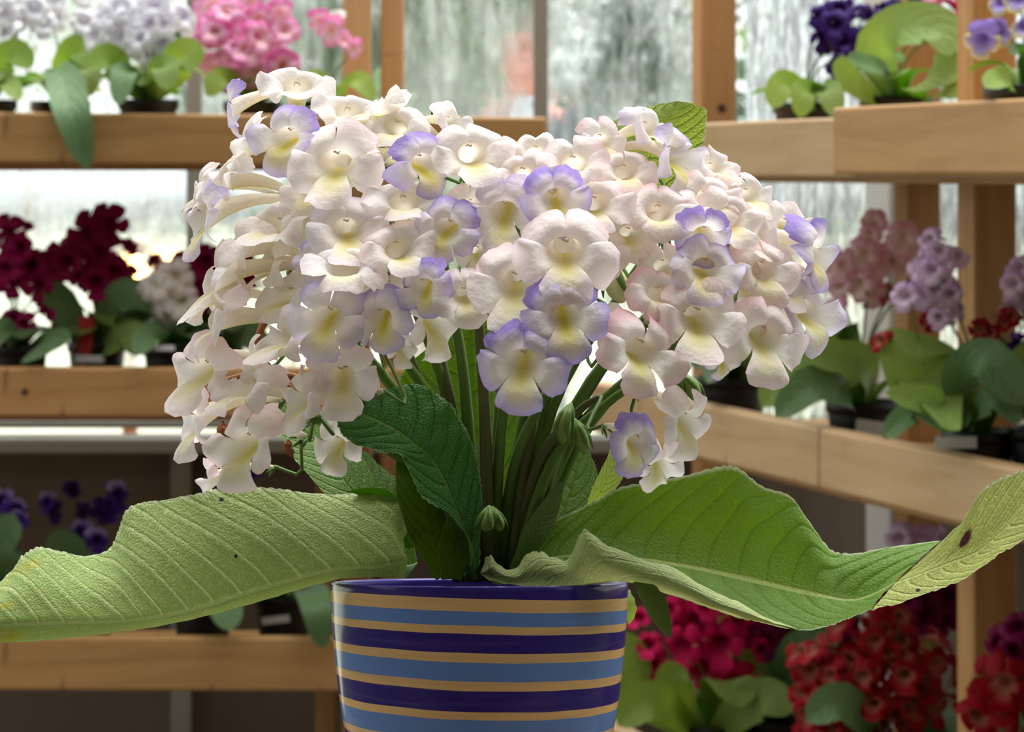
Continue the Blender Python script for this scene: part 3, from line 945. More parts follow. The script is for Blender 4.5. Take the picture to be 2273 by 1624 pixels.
RA = []
r0 = [(1150, 1245), (1180, 1200), (1215, 1168), (1250, 1149), (1285, 1132), (1330, 1110), (1377, 1084), (1450, 1069), (1514, 1058), (1591, 1040), (1638, 1042), (1694, 1082), (1752, 1100), (1788, 1145), (1839, 1217), (1885, 1232), (1985, 1215), (2088, 1200)]
r2 = [(1140, 1262), (1170, 1246), (1210, 1240), (1250, 1234), (1300, 1232), (1360, 1236), (1437, 1243), (1500, 1253), (1560, 1264), (1620, 1277), (1680, 1290), (1730, 1302), (1780, 1313), (1820, 1321), (1860, 1329), (1895, 1331), (1935, 1320), (1985, 1294)]
r3 = [(1078, 1284), (1105, 1293), (1150, 1299), (1195, 1302), (1245, 1301), (1295, 1297), (1350, 1292), (1415, 1297), (1480, 1316), (1550, 1341), (1640, 1368), (1700, 1384), (1775, 1397), (1825, 1393), (1870, 1379), (1895, 1369), (1915, 1360), (1934, 1350)]
for i, (a, m_, c) in enumerate(zip(r0, r2, r3)):
    u = i / (len(r0) - 1)
    y = -1.0 - 5.0 * u
    bow = 1.0 * math.sin(math.pi * min(1, u * 1.1))
    RA.append([(a[0], a[1], y + 1.8), (a[0] * .68 + m_[0] * .32, a[1] * .68 + m_[1] * .32, y + 1.0 + 0.4 * bow), (a[0] * .33 + m_[0] * .67, a[1] * .33 + m_[1] * .67, y + 0.5 + 0.4 * bow),
               (m_[0], m_[1], y), (m_[0] * .5 + c[0] * .5, m_[1] * .5 + c[1] * .5, y - 1.0), (c[0], c[1], y - 2.2)])
big = leaf_from_grid('leaf', px_rows(RA, Y0), M['leaf_right'], plant, 240, 31, 3, (0.0013, 52), True, 0.0007, 15, 3.2, (True, True), ruffle=0.0004)
# the near margin of that leaf, rolled up over itself so that its pale under face shows
f0 = [(1066, 1270), (1078, 1248), (1090, 1233), (1108, 1250), (1126, 1263), (1150, 1258), (1172, 1232), (1190, 1228), (1207, 1232), (1232, 1240), (1258, 1244), (1272, 1215), (1290, 1180), (1303, 1176), (1336, 1206), (1404, 1232), (1500, 1265), (1580, 1313), (1640, 1340), (1700, 1366), (1740, 1384), (1774, 1398)]
f1 = [(1066, 1276), (1080, 1285), (1092, 1289), (1108, 1293), (1128, 1297), (1150, 1300), (1172, 1302), (1192, 1303), (1210, 1304), (1235, 1303), (1262, 1301), (1280, 1299), (1300, 1297), (1325, 1294), (1370, 1290), (1420, 1299), (1500, 1323), (1580, 1352), (1640, 1370), (1700, 1386), (1740, 1394), (1776, 1400)]
FL = []
for i, (a, c) in enumerate(zip(f0, f1)):
    u = max(0.0, (c[0] - 1070) / 930.0)
    y = -3.6 - 5.0 * u
    FL.append([(c[0], c[1] - 3, y + 1.2), (c[0], c[1], y), (c[0] * .6 + a[0] * .4, c[1] * .6 + a[1] * .4, y - 0.75), (c[0] * .2 + a[0] * .8, c[1] * .2 + a[1] * .8, y - 0.55), (a[0], a[1], y - 0.1)])
fl = leaf_from_grid('rolled_margin', px_rows(FL, Y0), M['leaf_flap'], plant, 200, 17, 0, (0.0026, 27), True, 0.0006, 15, 3.2, (False, True), (0.02, 0.7), 0.0005)
fl.location = (0, 0, 0); fl.parent = big
fl['label'] = 'pale rolled-over margin'
TB = [[(2090, 1199, -6.0), (2030, 1254, -6.4), (1986, 1294, -6.8), (1933, 1351, -8.0)],
      [(2128, 1164, -6.0), (2085, 1232, -6.6), (2052, 1270, -7.0), (2005, 1334, -8.1)],
      [(2160, 1118, -5.8), (2125, 1205, -6.6), (2105, 1250, -7.0), (2078, 1307, -8.0)],
      [(2190, 1080, -5.5), (2175, 1175, -6.4), (2168, 1225, -6.8), (2156, 1273, -7.8)],
      [(2240, 1056, -5.2), (2228, 1140, -6.0), (2222, 1180, -6.4), (2215, 1229, -7.4)],
      [(2290, 1040, -5.0), (2285, 1095, -5.6), (2282, 1125, -6.0), (2280, 1190, -6.9)],
      [(2335, 1045, -5.0), (2335, 1075, -5.4), (2335, 1090, -5.6), (2335, 1125, -6.2)],
      [(2368, 1066, -5.2), (2369, 1069, -5.3), (2370, 1072, -5.4), (2371, 1080, -5.6)]]
tip = leaf_from_grid('twisted_tip', px_rows(TB, Y0), M['leaf_tip'], plant, 120, 21, 2, (0.0012, 26), False, 0.0006, 11, 3.0, ruffle=0.0004)
tip.parent = big
tip['label'] = 'twisted tip showing the paler under face'

CL = [[(1056, 1262, -2.6), (1046, 1268, -3.0), (1030, 1276, -2.8)],
      [(1068, 1170, -2.6), (1038, 1195, -3.4), (1048, 1228, -4.0)],
      [(1068, 1110, -2.8), (1018, 1140, -3.6), (1004, 1142, -4.4)],
      [(1063, 1050, -3.0), (990, 1072, -3.8), (942, 1104, -4.9)],
      [(1048, 990, -3.2), (960, 1019, -4.1), (905, 1044, -5.3)],
      [(1020, 930, -3.4), (925, 988, -4.6), (893, 1013, -5.6)],
      [(980, 884, -3.7), (880, 955, -5.0), (838, 998, -6.0)],
      [(922, 853, -4.0), (832, 930, -5.4), (792, 986, -6.3)],
      [(868, 862, -4.6), (786, 915, -5.8), (757, 960, -6.4)],
      [(801, 881, -5.3), (757, 908, -6.1), (746, 930, -6.5)],
      [(745, 898, -6.0), (742, 905, -6.3), (740, 912, -6.5)]]
leaf_from_grid('leaf', px_rows(CL, Y0), M['leaf_dark'], plant, 150, 25, 1, (0.0012, 38), False, 0.0008, 13, 2.4, ruffle=0.0008)
BK = [[(1010, 1270, 2.0), (1060, 1270, 1.6), (1120, 1270, 2.0)],
      [(985, 1100, 2.8), (1062, 1110, 2.2), (1135, 1100, 2.6)],
      [(918, 960, 3.2), (1055, 960, 2.6), (1175, 960, 3.0)],
      [(884, 862, 3.4), (1046, 850, 2.8), (1190, 850, 3.2)],
      [(912, 805, 3.2), (1044, 780, 2.8), (1185, 770, 3.2)],
      [(965, 760, 3.0), (1044, 735, 2.8), (1150, 715, 3.0)],
      [(1040, 690, 2.6), (1048, 688, 2.6), (1060, 686, 2.6)]]
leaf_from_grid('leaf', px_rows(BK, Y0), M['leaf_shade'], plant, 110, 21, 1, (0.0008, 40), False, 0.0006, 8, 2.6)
TR = [[(1330, 620, 6), (1350, 620, 6), (1370, 620, 6)],
      [(1310, 470, 6.5), (1390, 470, 6), (1460, 480, 6.5)],
      [(1310, 370, 6.6), (1425, 380, 6), (1525, 400, 6.5)],
      [(1332, 294, 6.6), (1450, 320, 5.8), (1552, 332, 6.4)],
      [(1378, 262, 6.6), (1468, 280, 5.8), (1566, 282, 6.2)],
      [(1440, 238, 6.4), (1490, 250, 5.8), (1564, 244, 6.0)],
      [(1500, 225, 6.0), (1515, 226, 5.9), (1538, 229, 5.8)]]
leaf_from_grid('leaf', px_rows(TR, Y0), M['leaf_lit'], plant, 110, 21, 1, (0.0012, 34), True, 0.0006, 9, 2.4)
# smaller leaves of the clump
def sm_leaf(pts, widths, mat, n=(0, -1, 0.3), fold=0.2, serr=(0.0007, 26), flip=False, **k):
    return ribbon('leaf', [P(a, b_, Y0 + c * 0.01) for a, b_, c in pts], [w * Y0 / F for w in widths], mat, plant, n, fold, 44, 11, serr, flip=flip, **k)
sm_leaf([(1412, 1290, -5.6), (1438, 1318, -6.2), (1462, 1362, -6.2), (1491, 1417, -5.8)], [14, 44, 46, 2], M['leaf_dark'], (0.4, -1, 0.3), 0.3)
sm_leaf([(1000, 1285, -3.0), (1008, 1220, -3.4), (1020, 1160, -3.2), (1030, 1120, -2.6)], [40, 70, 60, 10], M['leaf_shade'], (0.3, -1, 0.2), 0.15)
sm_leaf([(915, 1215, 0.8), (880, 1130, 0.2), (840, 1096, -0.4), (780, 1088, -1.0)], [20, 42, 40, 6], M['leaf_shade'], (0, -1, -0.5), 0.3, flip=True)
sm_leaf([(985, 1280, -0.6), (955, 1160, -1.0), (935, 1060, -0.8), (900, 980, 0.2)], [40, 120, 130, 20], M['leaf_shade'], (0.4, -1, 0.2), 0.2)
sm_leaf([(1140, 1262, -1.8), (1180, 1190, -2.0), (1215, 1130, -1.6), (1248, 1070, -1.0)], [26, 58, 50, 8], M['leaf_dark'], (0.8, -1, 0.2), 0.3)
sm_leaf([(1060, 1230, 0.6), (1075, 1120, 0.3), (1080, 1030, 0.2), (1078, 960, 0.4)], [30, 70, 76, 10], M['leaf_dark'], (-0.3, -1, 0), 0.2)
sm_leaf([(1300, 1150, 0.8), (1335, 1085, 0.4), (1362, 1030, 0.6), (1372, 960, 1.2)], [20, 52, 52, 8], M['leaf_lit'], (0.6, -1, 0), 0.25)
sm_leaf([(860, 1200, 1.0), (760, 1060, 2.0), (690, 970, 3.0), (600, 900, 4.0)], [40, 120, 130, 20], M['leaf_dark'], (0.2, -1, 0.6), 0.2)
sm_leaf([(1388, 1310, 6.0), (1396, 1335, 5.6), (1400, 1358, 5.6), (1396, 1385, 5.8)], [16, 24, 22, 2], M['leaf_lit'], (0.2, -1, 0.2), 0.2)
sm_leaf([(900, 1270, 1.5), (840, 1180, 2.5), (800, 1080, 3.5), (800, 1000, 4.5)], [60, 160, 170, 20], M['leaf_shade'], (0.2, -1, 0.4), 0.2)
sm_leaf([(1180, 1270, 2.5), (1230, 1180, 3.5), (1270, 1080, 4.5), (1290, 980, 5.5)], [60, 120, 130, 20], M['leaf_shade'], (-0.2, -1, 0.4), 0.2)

# --- flower stems
NODES = [(705, 455), (640, 600), (700, 770), (705, 935), (800, 330), (860, 520), (825, 700), (960, 430), (1050, 560), (1150, 500), (1150, 730), (1265, 660), (1330, 420), (1440, 400), (1430, 570), (1560, 560), (1620, 510), (1660, 640), (1530, 730), (1420, 850), (1330, 880), (1235, 850), (745, 960)]
def domeY(px, py):
    q = 1 - ((px - 1110) / 820.0) ** 2 - ((py - 640) / 560.0) ** 2
    return 1.405 - 0.10 * math.sqrt(max(0.0, q))
node_pts = []
for i, (nx, ny) in enumerate(NODES):
    r = random.Random(50 + i)
    y1 = domeY(nx, ny) + 0.045
    bx = 1090 + (nx - 1100) * 0.14 + r.uniform(-14, 14)
    by0 = 1286
    yb = Y0 + r.uniform(-0.008, 0.016)
    a, c = P(bx, by0, yb), P(nx, ny, y1)
    m1 = a.lerp(c, 0.42) + Vector(((nx - 1100) * -0.00002, 0.0, 0.018))
    m2 = a.lerp(c, 0.75) + Vector((0, 0, 0.014))
    pts = [Vector(p) for p in cr1(np.array([a, m1, m2, c]), 16)]
    rad = [0.0034 - 0.0019 * k / 15 for k in range(16)]
    b = MB().tube(pts, rad, 9)
    b.build('flower_stem', M['stem'] if i % 4 else M['stem_dark'], plant, True, RL)
    node_pts.append(c)
# --- the flowers themselves: mouth px, face px, yaw, pitch, roll, tint, strength, nearer(-) cm
LAV, PNK, WHT = 'l', 'p', 'w'
FLOWERS = [
 (660, 195, 160, 4, 42, 0, WHT, .15, 0), (522, 238, 118, -72, -12, 0, LAV, .6, -1.0), (636, 305, 150, -24, 6, -10, LAV, .65, -1.8), (745, 362, 190, -4, 12, 0, PNK, .15, -1.5),
 (545, 325, 150, -66, 4, 0, WHT, .1, 0.6), (775, 250, 150, 10, 45, 0, WHT, .1, 1.2), (850, 240, 120, -62, 30, 0, WHT, .1, 1.0), (1000, 272, 100, 58, 10, 0, PNK, .15, 2.6),
 (938, 362, 138, 36, 0, 14, LAV, .8, -1.0), (1046, 342, 165, 8, 16, 8, WHT, .15, -0.8), (452, 418, 120, -66, 10, 0, PNK, .15, 1.6), (505, 400, 140, -50, 22, 0, WHT, .1, 0.8),
 (462, 480, 160, -58, -6, 0, LAV, .35, -0.4), (612, 500, 160, -30, 30, 0, WHT, .1, 0.8), (770, 510, 165, 2, 14, 4, LAV, .2, -1.8), (885, 553, 155, 4, 24, 12, PNK, .25, -2.2),
 (896, 448, 160, 2, 34, 0, PNK, .2, -0.4), (992, 506, 132, -18, 6, -18, LAV, .6, -2.0), (765, 595, 165, 0, 38, 0, PNK, .15, -3.2), (940, 636, 116, -20, -6, 16, LAV, .85, -3.2),
 (1032, 655, 128, 6, 10, 10, PNK, .2, -3.0), (728, 705, 156, -8, 4, -10, LAV, .4, -3.0), (846, 706, 132, -22, -4, 14, LAV, .6, -2.6), (758, 838, 158, -4, -2, 6, PNK, .2, -2.0),
 (682, 880, 138, -46, 4, 0, PNK, .2, -2.4), (640, 745, 150, -44, 14, 0, PNK, .25, -1.6), (494, 706, 160, -64, 6, 0, PNK, .2, -1.0), (452, 822, 158, -36, 2, -14, PNK, .25, -1.6),
 (552, 860, 145, -46, 22, 0, PNK, .2, -2.2), (442, 930, 150, -62, -4, 0, PNK, .3, -0.6), (548, 985, 165, -36, 6, 0, PNK, .35, -2.4), (470, 1066, 100, -80, -8, 0, PNK, .4, 0.4),
 (492, 612, 165, -64, -2, 0, WHT, .1, -0.2), (545, 552, 135, -52, 14, 0, WHT, .1, 1.0), (484, 655, 120, -54, 16, 0, WHT, .1, 0.6), (888, 772, 66, 30, -20, 0, WHT, .1, 0.4),
 (960, 715, 130, 40, -10, 0, WHT, .1, 1.6), (748, 985, 115, -30, -12, 0, PNK, .15, 1.8), (636, 655, 130, -40, 16, 0, WHT, .1, 1.2), (806, 352, 120, -46, 0, 0, WHT, .1, 1.0),
 (878, 282, 130, -10, 30, 0, WHT, .1, 1.4), (1162, 388, 142, 2, 24, 0, PNK, .35, -1.0), (1272, 362, 150, 2, 26, 0, PNK, .4, -0.8), (1335, 312, 110, 20, 18, 0, PNK, .35, 0.6),
 (1440, 285, 130, 50, 20, 0, LAV, .25, 0.2), (1490, 345, 140, 52, 4, 0, LAV, .4, -0.6), (1234, 440, 138, 2, 2, 8, LAV, .85, -2.6), (1120, 470, 148, -6, -8, 0, LAV, .35, -1.8),
 (1255, 560, 208, 0, 16, 0, PNK, .2, -4.4), (1142, 630, 185, -2, 8, 0, PNK, .22, -4.0), (1252, 700, 176, 4, -2, 6, LAV, 1, -5.6), (1160, 806, 188, -4, -4, -4, LAV, 1, -6.2),
 (1318, 455, 158, 2, 20, 0, PNK, .25, -1.2), (1463, 470, 145, 4, 34, 0, PNK, .4, -1.4), (1562, 520, 122, 12, -18, 0, LAV, .95, -2.6), (1565, 596, 146, 14, 4, -10, LAV, .45, -2.8),
 (1462, 650, 130, 10, 30, 0, PNK, .75, -2.2), (1422, 780, 180, 24, 4, -16, PNK, .65, -4.0), (1548, 708, 178, 8, 10, -6, PNK, .25, -3.4), (1695, 750, 175, 18, 0, -8, PNK, .35, -3.0),
 (1788, 690, 158, 42, 4, 0, LAV, .45, -1.2), (1806, 560, 150, 66, -4, 0, LAV, .75, -1.4), (1745, 500, 110, 30, 10, 0, PNK, .2, 1.4), (1662, 432, 120, 36, 22, 0, PNK, .15, 0.4),
 (1584, 372, 112, 34, 34, 0, PNK, .4, 1.0), (1572, 440, 135, 16, 20, 0, PNK, .35, -0.6), (1618, 482, 140, 18, 16, 0, PNK, .2, -1.2), (1695, 600, 140, 20, 10, 0, PNK, .4, -1.6),
 (1672, 522, 120, 24, 16, 0, PNK, .25, -0.4), (1650, 620, 110, 16, 4, 0, PNK, .3, -1.0), (1388, 380, 128, 6, 24, 0, PNK, .45, 0.2), (1398, 440, 110, 4, 22, 0, PNK, .35, 0.4),
 (1472, 590, 108, 8, 14, 0, PNK, .45, 0.2), (1412, 985, 128, 32, -12, -18, LAV, .9, -4.6), (1520, 935, 135, 44, -22, 0, PNK, .15, -1.2), (1606, 800, 80, 30, -36, 0, LAV, .7, 0.4),
 (1462, 1030, 105, 30, -44, 0, PNK, .2, 0.6), (700, 572, 90, -20, 4, 0, LAV, .6, -1.0), (1045, 455, 100, 6, 10, 0, PNK, .3, 0.8), (1190, 335, 105, 2, 30, 0, PNK, .2, 1.2),
 (1112, 345, 90, 0, 24, 0, PNK, .2, 1.6), (690, 490, 120, -16, 12, 0, WHT, .1, 0.8), (840, 612, 110, 0, 10, 0, WHT, .1, 0.4), (690, 425, 120, -26, 20, 0, WHT, .1, 0.8),
 (600, 590, 130, -44, 10, 0, WHT, .1, 1.6), (1395, 520, 120, 4, 16, 0, PNK, .3, 0.8), (1330, 560, 120, 10, 12, 0, PNK, .2, 0.2), (1060, 560, 100, 4, 14, 0, PNK, .25, 0.6),
 (1735, 620, 130, 34, 8, 0, PNK, .25, -0.4), (570, 800, 110, -50, 0, 0, WHT, .1, 1.2), (1348, 720, 90, 20, -10, 0, WHT, .1, 0.4), (1700, 680, 110, 26, 0, 0, PNK, .3, -1.0),
]
TINTS = {LAV: ((170, 150, 222), (186, 170, 230)), PNK: ((238, 190, 200), (240, 202, 208)), WHT: ((244, 226, 224), (246, 232, 228))}
me_cal = MB()
for k in range(5):
    a = 2 * math.pi * k / 5
    rad = Vector((math.cos(a), math.sin(a), 0))
    me_cal.tube([rad * 0.02, rad * 0.05 + Vector((0, 0, 0.06)), rad * 0.075 + Vector((0, 0, 0.13)), rad * 0.10 + Vector((0, 0, 0.19))], [0.016, 0.022, 0.016, 0.003], 6)
me_cal.ball((0, 0, 0), 0.045, 6, 10, (1, 1, 0.8))
proto = me_cal.build('calyx', M['calyx']); CALYX = proto.data; bpy.data.objects.remove(proto)
b = MB()
for sx in (-1, 1):
    b.tube([(sx * 0.03, 0.135, -0.10), (sx * 0.028, 0.125, -0.06), (sx * 0.022, 0.110, -0.03)], [0.006, 0.006, 0.005], 5)
    b.ball((sx * 0.013, 0.106 - 0.006 * sx, -0.025), 0.015, 6, 8, (1.2, 0.75, 0.9))
proto = b.build('stamen', M['anther']); STAMEN = proto.data; bpy.data.objects.remove(proto)
for i, (px, py, sz, yaw, pit, rol, tn, stg, near) in enumerate(FLOWERS):
    r = random.Random(900 + i)
    Yf = domeY(px, py) + near * 0.01
    size = sz * 1.26 * Yf / F
    tl_ = r.uniform(0.82, 1.0)
    if yaw <= -44:
        yaw -= 13; tl_ += 0.15
    up, low = TINTS[tn]
    ylw = (1.0 if tn == LAV and stg > .3 else 0.78) * r.uniform(0.75, 1.0)
    me = flower_mesh('flower', 300 + i, 15, 8, 9, up, low, (253, 247, 244), (200, 200, 160), ylw, min(1, stg * 1.1), tl_, 0.085 if stg < .9 else 0.04, M['petal'], r.uniform(0.75, 1.15) if stg < .6 else r.uniform(0.15, 0.45), 0.0, 1.0)
    mtx = face_matrix(P(px, py, Yf) - RL, yaw + r.uniform(-4, 4), pit + r.uniform(-4, 4), rol, size)
    fo = me_obj('flower', me, plant, mtx)
    bb = me.vertices[0].co
    ybase = sum(v.co.y for v in me.vertices[:70]) / 70
    cm = Matrix.Translation((0, ybase, -tl_ - 0.03)) @ Matrix.Rotation(0.35, 4, 'X')
    me_obj('calyx', CALYX, fo, cm)
    me_obj('stamen', STAMEN, fo)
    # stalk back to the nearest stem end
    base = (Matrix.Translation(RL) @ mtx) @ Vector((0, ybase, -tl_ - 0.05))
    nd = min(node_pts, key=lambda q: (q - base).length)
    d = (Matrix.Translation(RL) @ mtx).to_3x3() @ Vector((0, -0.4, -1)); d.normalize()
    L = (nd - base).length
    pts = [Vector(p) for p in cr1(np.array([base, base + d * min(0.012, L * 0.3), base.lerp(nd, 0.6) + Vector((0, 0, 0.004)), nd]), 9)]
    inv = (Matrix.Translation(RL) @ mtx).inverted()
    pts = [inv @ p for p in pts]
    vs, fs = tube_geo(pts, [0.00085 / size] * 9, 6)
    mesh_obj('flower_stalk', vs, fs, M['stem'], fo)

# --- buds, a pale opening bud and dried blooms
def bud(pts, w, mat, sepals=True):
    q = [P(a, b_, Y0 + c * 0.01) for a, b_, c in pts]
    c = [Vector(p) for p in cr1(np.array(q), 12)]
    s = w * Y0 / F / 2
    b = MB().tube(c, [s * f for f in (0.25, .35, .45, .55, .66, .78, .9, 1.0, 1.02, .92, .66, .2)], 10)
    o = b.build('bud', mat, plant, True, RL)
    if sepals:
        b = MB()
        for k in range(4):
            a = 2 * math.pi * k / 4 + 0.4
            off = Vector((math.cos(a), math.sin(a), 0)) * s
            b.tube([c[1] + off * 0.2, c[4] + off * 0.8, c[7] + off * 1.25, c[10] + off * 1.6], [s * .3, s * .4, s * .3, s * .05], 6)
        k_ = b.build('sepals', M['calyx'], None, True, RL); k_.parent = o
    return o
for pts, w in ([((1268, 895, -5.2), (1254, 930, -5.6), (1248, 985, -5.4)), 32], [((1275, 930, -4.8), (1288, 960, -5.2), (1298, 1008, -5.0)), 30],
               [((1086, 1122, -4.0), (1082, 1150, -4.2), (1078, 1178, -4.0)), 34], [((1092, 1124, -3.6), (1104, 1150, -3.8), (1110, 1178, -3.6)), 26],
               [((1500, 830, -2.0), (1530, 848, -2.4), (1546, 890, -2.2)), 34], [((1490, 840, -2.0), (1508, 860, -2.2), (1516, 886, -2.0)), 26],
               [((960, 236, 2.6), (966, 250, 2.6), (972, 268, 2.6)), 16], [((684, 236, -1.2), (690, 244, -1.2), (690, 256, -1.2)), 26], [((1470, 508, -3.2), (1474, 530, -3.4), (1478, 560, -3.2)), 20],
               [((1048, 390, -0.8), (1040, 408, -1.0), (1030, 428, -1.0)), 26]):
    bud(pts, w, M['bud'])
bud([(1346, 560, -3.6), (1362, 610, -4.0), (1382, 672, -4.2)], 52, M['bud_pale'])['label'] = 'cream opening bud'
def dried(px, py, dy, s, seed):
    r = random.Random(seed)
    c = P(px, py, Y0 + dy * 0.01); k = s * Y0 / F
    nu, nv = 9, 14
    vs = []
    for i in range(nu):
        t = i / (nu - 1)
        for j in range(nv):
            a = 2 * math.pi * j / nv
            rr = k * (0.15 + 0.45 * math.sin(math.pi * min(1, t * 1.05)) ** 0.7) * (1 + 0.35 * math.sin(3 * a + seed) * t + r.uniform(-0.16, 0.16))
            vs.append(c + Vector((rr * math.cos(a) * 0.8 + 0.25 * k * math.sin(3 * t + seed), rr * math.sin(a) * 0.7, k * (1 - 2 * t) * 0.95)) + Vector((r.uniform(-1, 1), r.uniform(-1, 1), r.uniform(-1, 1))) * k * 0.07)
    o = mesh_obj('dried_bloom', vs, grid_faces(nu, nv, 0, True), M['dry'], plant, False, RL)
    o['label'] = 'crumpled brown dried bloom'
for a in ((486, 968, -3.6, 34, 1), (475, 866, -2.4, 20, 2), (606, 755, -1.0, 24, 3), (645, 995, -1.6, 20, 4), (625, 465, -1.6, 18, 5), (835, 430, -1.5, 15, 6), (575, 918, -2.6, 20, 7), (890, 780, -0.6, 24, 8), (1393, 455, -0.6, 16, 9), (1680, 510, -2.6, 14, 10), (1378, 1020, -3.2, 16, 11), (1160, 530, -3.0, 14, 12)):
    dried(*a)
for pts in ([(480, 852, -2.0), (560, 832, -2.2), (660, 838, -1.4), (740, 880, 0)], [(610, 690, -0.6), (580, 730, -0.8), (570, 800, -0.6), (640, 860, 0)]):
    q = [Vector(p) for p in cr1(np.array([P(a, b_, Y0 + c * 0.01) for a, b_, c in pts]), 14)]
    o = MB().tube(q, 0.0018, 8).build('dried_stalk', M['dry'], plant, True, RL)

# ----------------------------------------------------------------- plants on the benches
BGT = {  # upper, lower, body, throat, yellow, strength, throat reach
 'white':   ((238, 236, 246), (240, 240, 246), (246, 246, 248), (146, 124, 210), 0.0, 0.3, 0.34),
 'cream':   ((240, 226, 224), (244, 230, 226), (248, 240, 236), (230, 226, 180), 0.2, 0.3, 0.2),
 'pink':    ((234, 120, 184), (240, 150, 204), (246, 196, 226), (250, 226, 200), 0.3, 0.95, 0.3),
 'magenta': ((136, 12, 66), (158, 18, 84), (150, 14, 76), (90, 4, 36), 0.0, 0.8, 0.5),
 'purple':  ((196, 176, 232), (76, 44, 150), (86, 52, 160), (40, 18, 80), 0.0, 0.9, 0.6),
 'dark_purple': ((64, 34, 118), (58, 28, 104), (60, 30, 108), (30, 12, 54), 0.0, 0.8, 0.4),
 'mauve':   ((242, 176, 202), (246, 192, 212), (250, 220, 230), (240, 226, 190), 0.2, 0.9, 0.3),
 'lilac':   ((206, 168, 214), (222, 190, 224), (236, 212, 234), (150, 110, 170), 0.0, 0.9, 0.3),
 'hot_pink': ((214, 18, 88), (222, 28, 100), (216, 22, 92), (130, 0, 44), 0.0, 0.8, 0.6),
 'crimson': ((146, 6, 22), (160, 8, 28), (152, 7, 26), (250, 226, 176), 0.0, 0.8, 0.20),
 'wine':    ((112, 10, 62), (126, 14, 74), (120, 12, 68), (70, 2, 36), 0.0, 0.8, 0.5),
 'two_tone': ((156, 132, 214), (232, 222, 140), (170, 150, 220), (110, 84, 180), 0.0, 0.95, 0.4),
}
BGM = {}
def bg_mesh(kind, k):
    if (kind, k) not in BGM:
        u, l, b_, th, y, s, tr_ = BGT[kind]
        BGM[(kind, k)] = flower_mesh('flower_' + kind, 40 + 7 * k + len(kind), 7, 4, 4, u, l, b_, th, y, s, 0.7, 0.05, M['petal_back'], 1.0, tr_, 1.0)
    return BGM[(kind, k)]

def pot_mesh(name, r, h, mat, parent, taper=0.78):
    pr = [(0.0, 0.0), (r * taper * 0.96, 0.0), (r * taper, 0.002), (r * 0.93, h * 0.80), (r * 0.93, h * 0.82), (r, h * 0.83), (r, h - 0.001), (r * 0.985, h), (r * 0.95, h), (r * 0.93, h - 0.004), (r * 0.90, h * 0.7)]
    vs, fs = lathe(pr, 28)
    return mesh_obj(name, vs, fs, mat, parent)

def clear_rail(p, left, zsh):
    """Slide a leaf point along its line of sight until it hangs in front of the rail instead of inside it."""
    if p.z > zsh + 0.085: return p
    e = p.y - YB if left else (Vector((p.x, p.y, 0)) - A0).dot(NN)
    if e > 0.05: return p
    lim = -0.014 if left else -0.042
    d = p - Vector((0, 0, ZC))
    while e > lim:
        d = d * 0.998
        p = Vector((0, 0, ZC)) + d
        e = p.y - YB if left else (Vector((p.x, p.y, 0)) - A0).dot(NN)
    return p

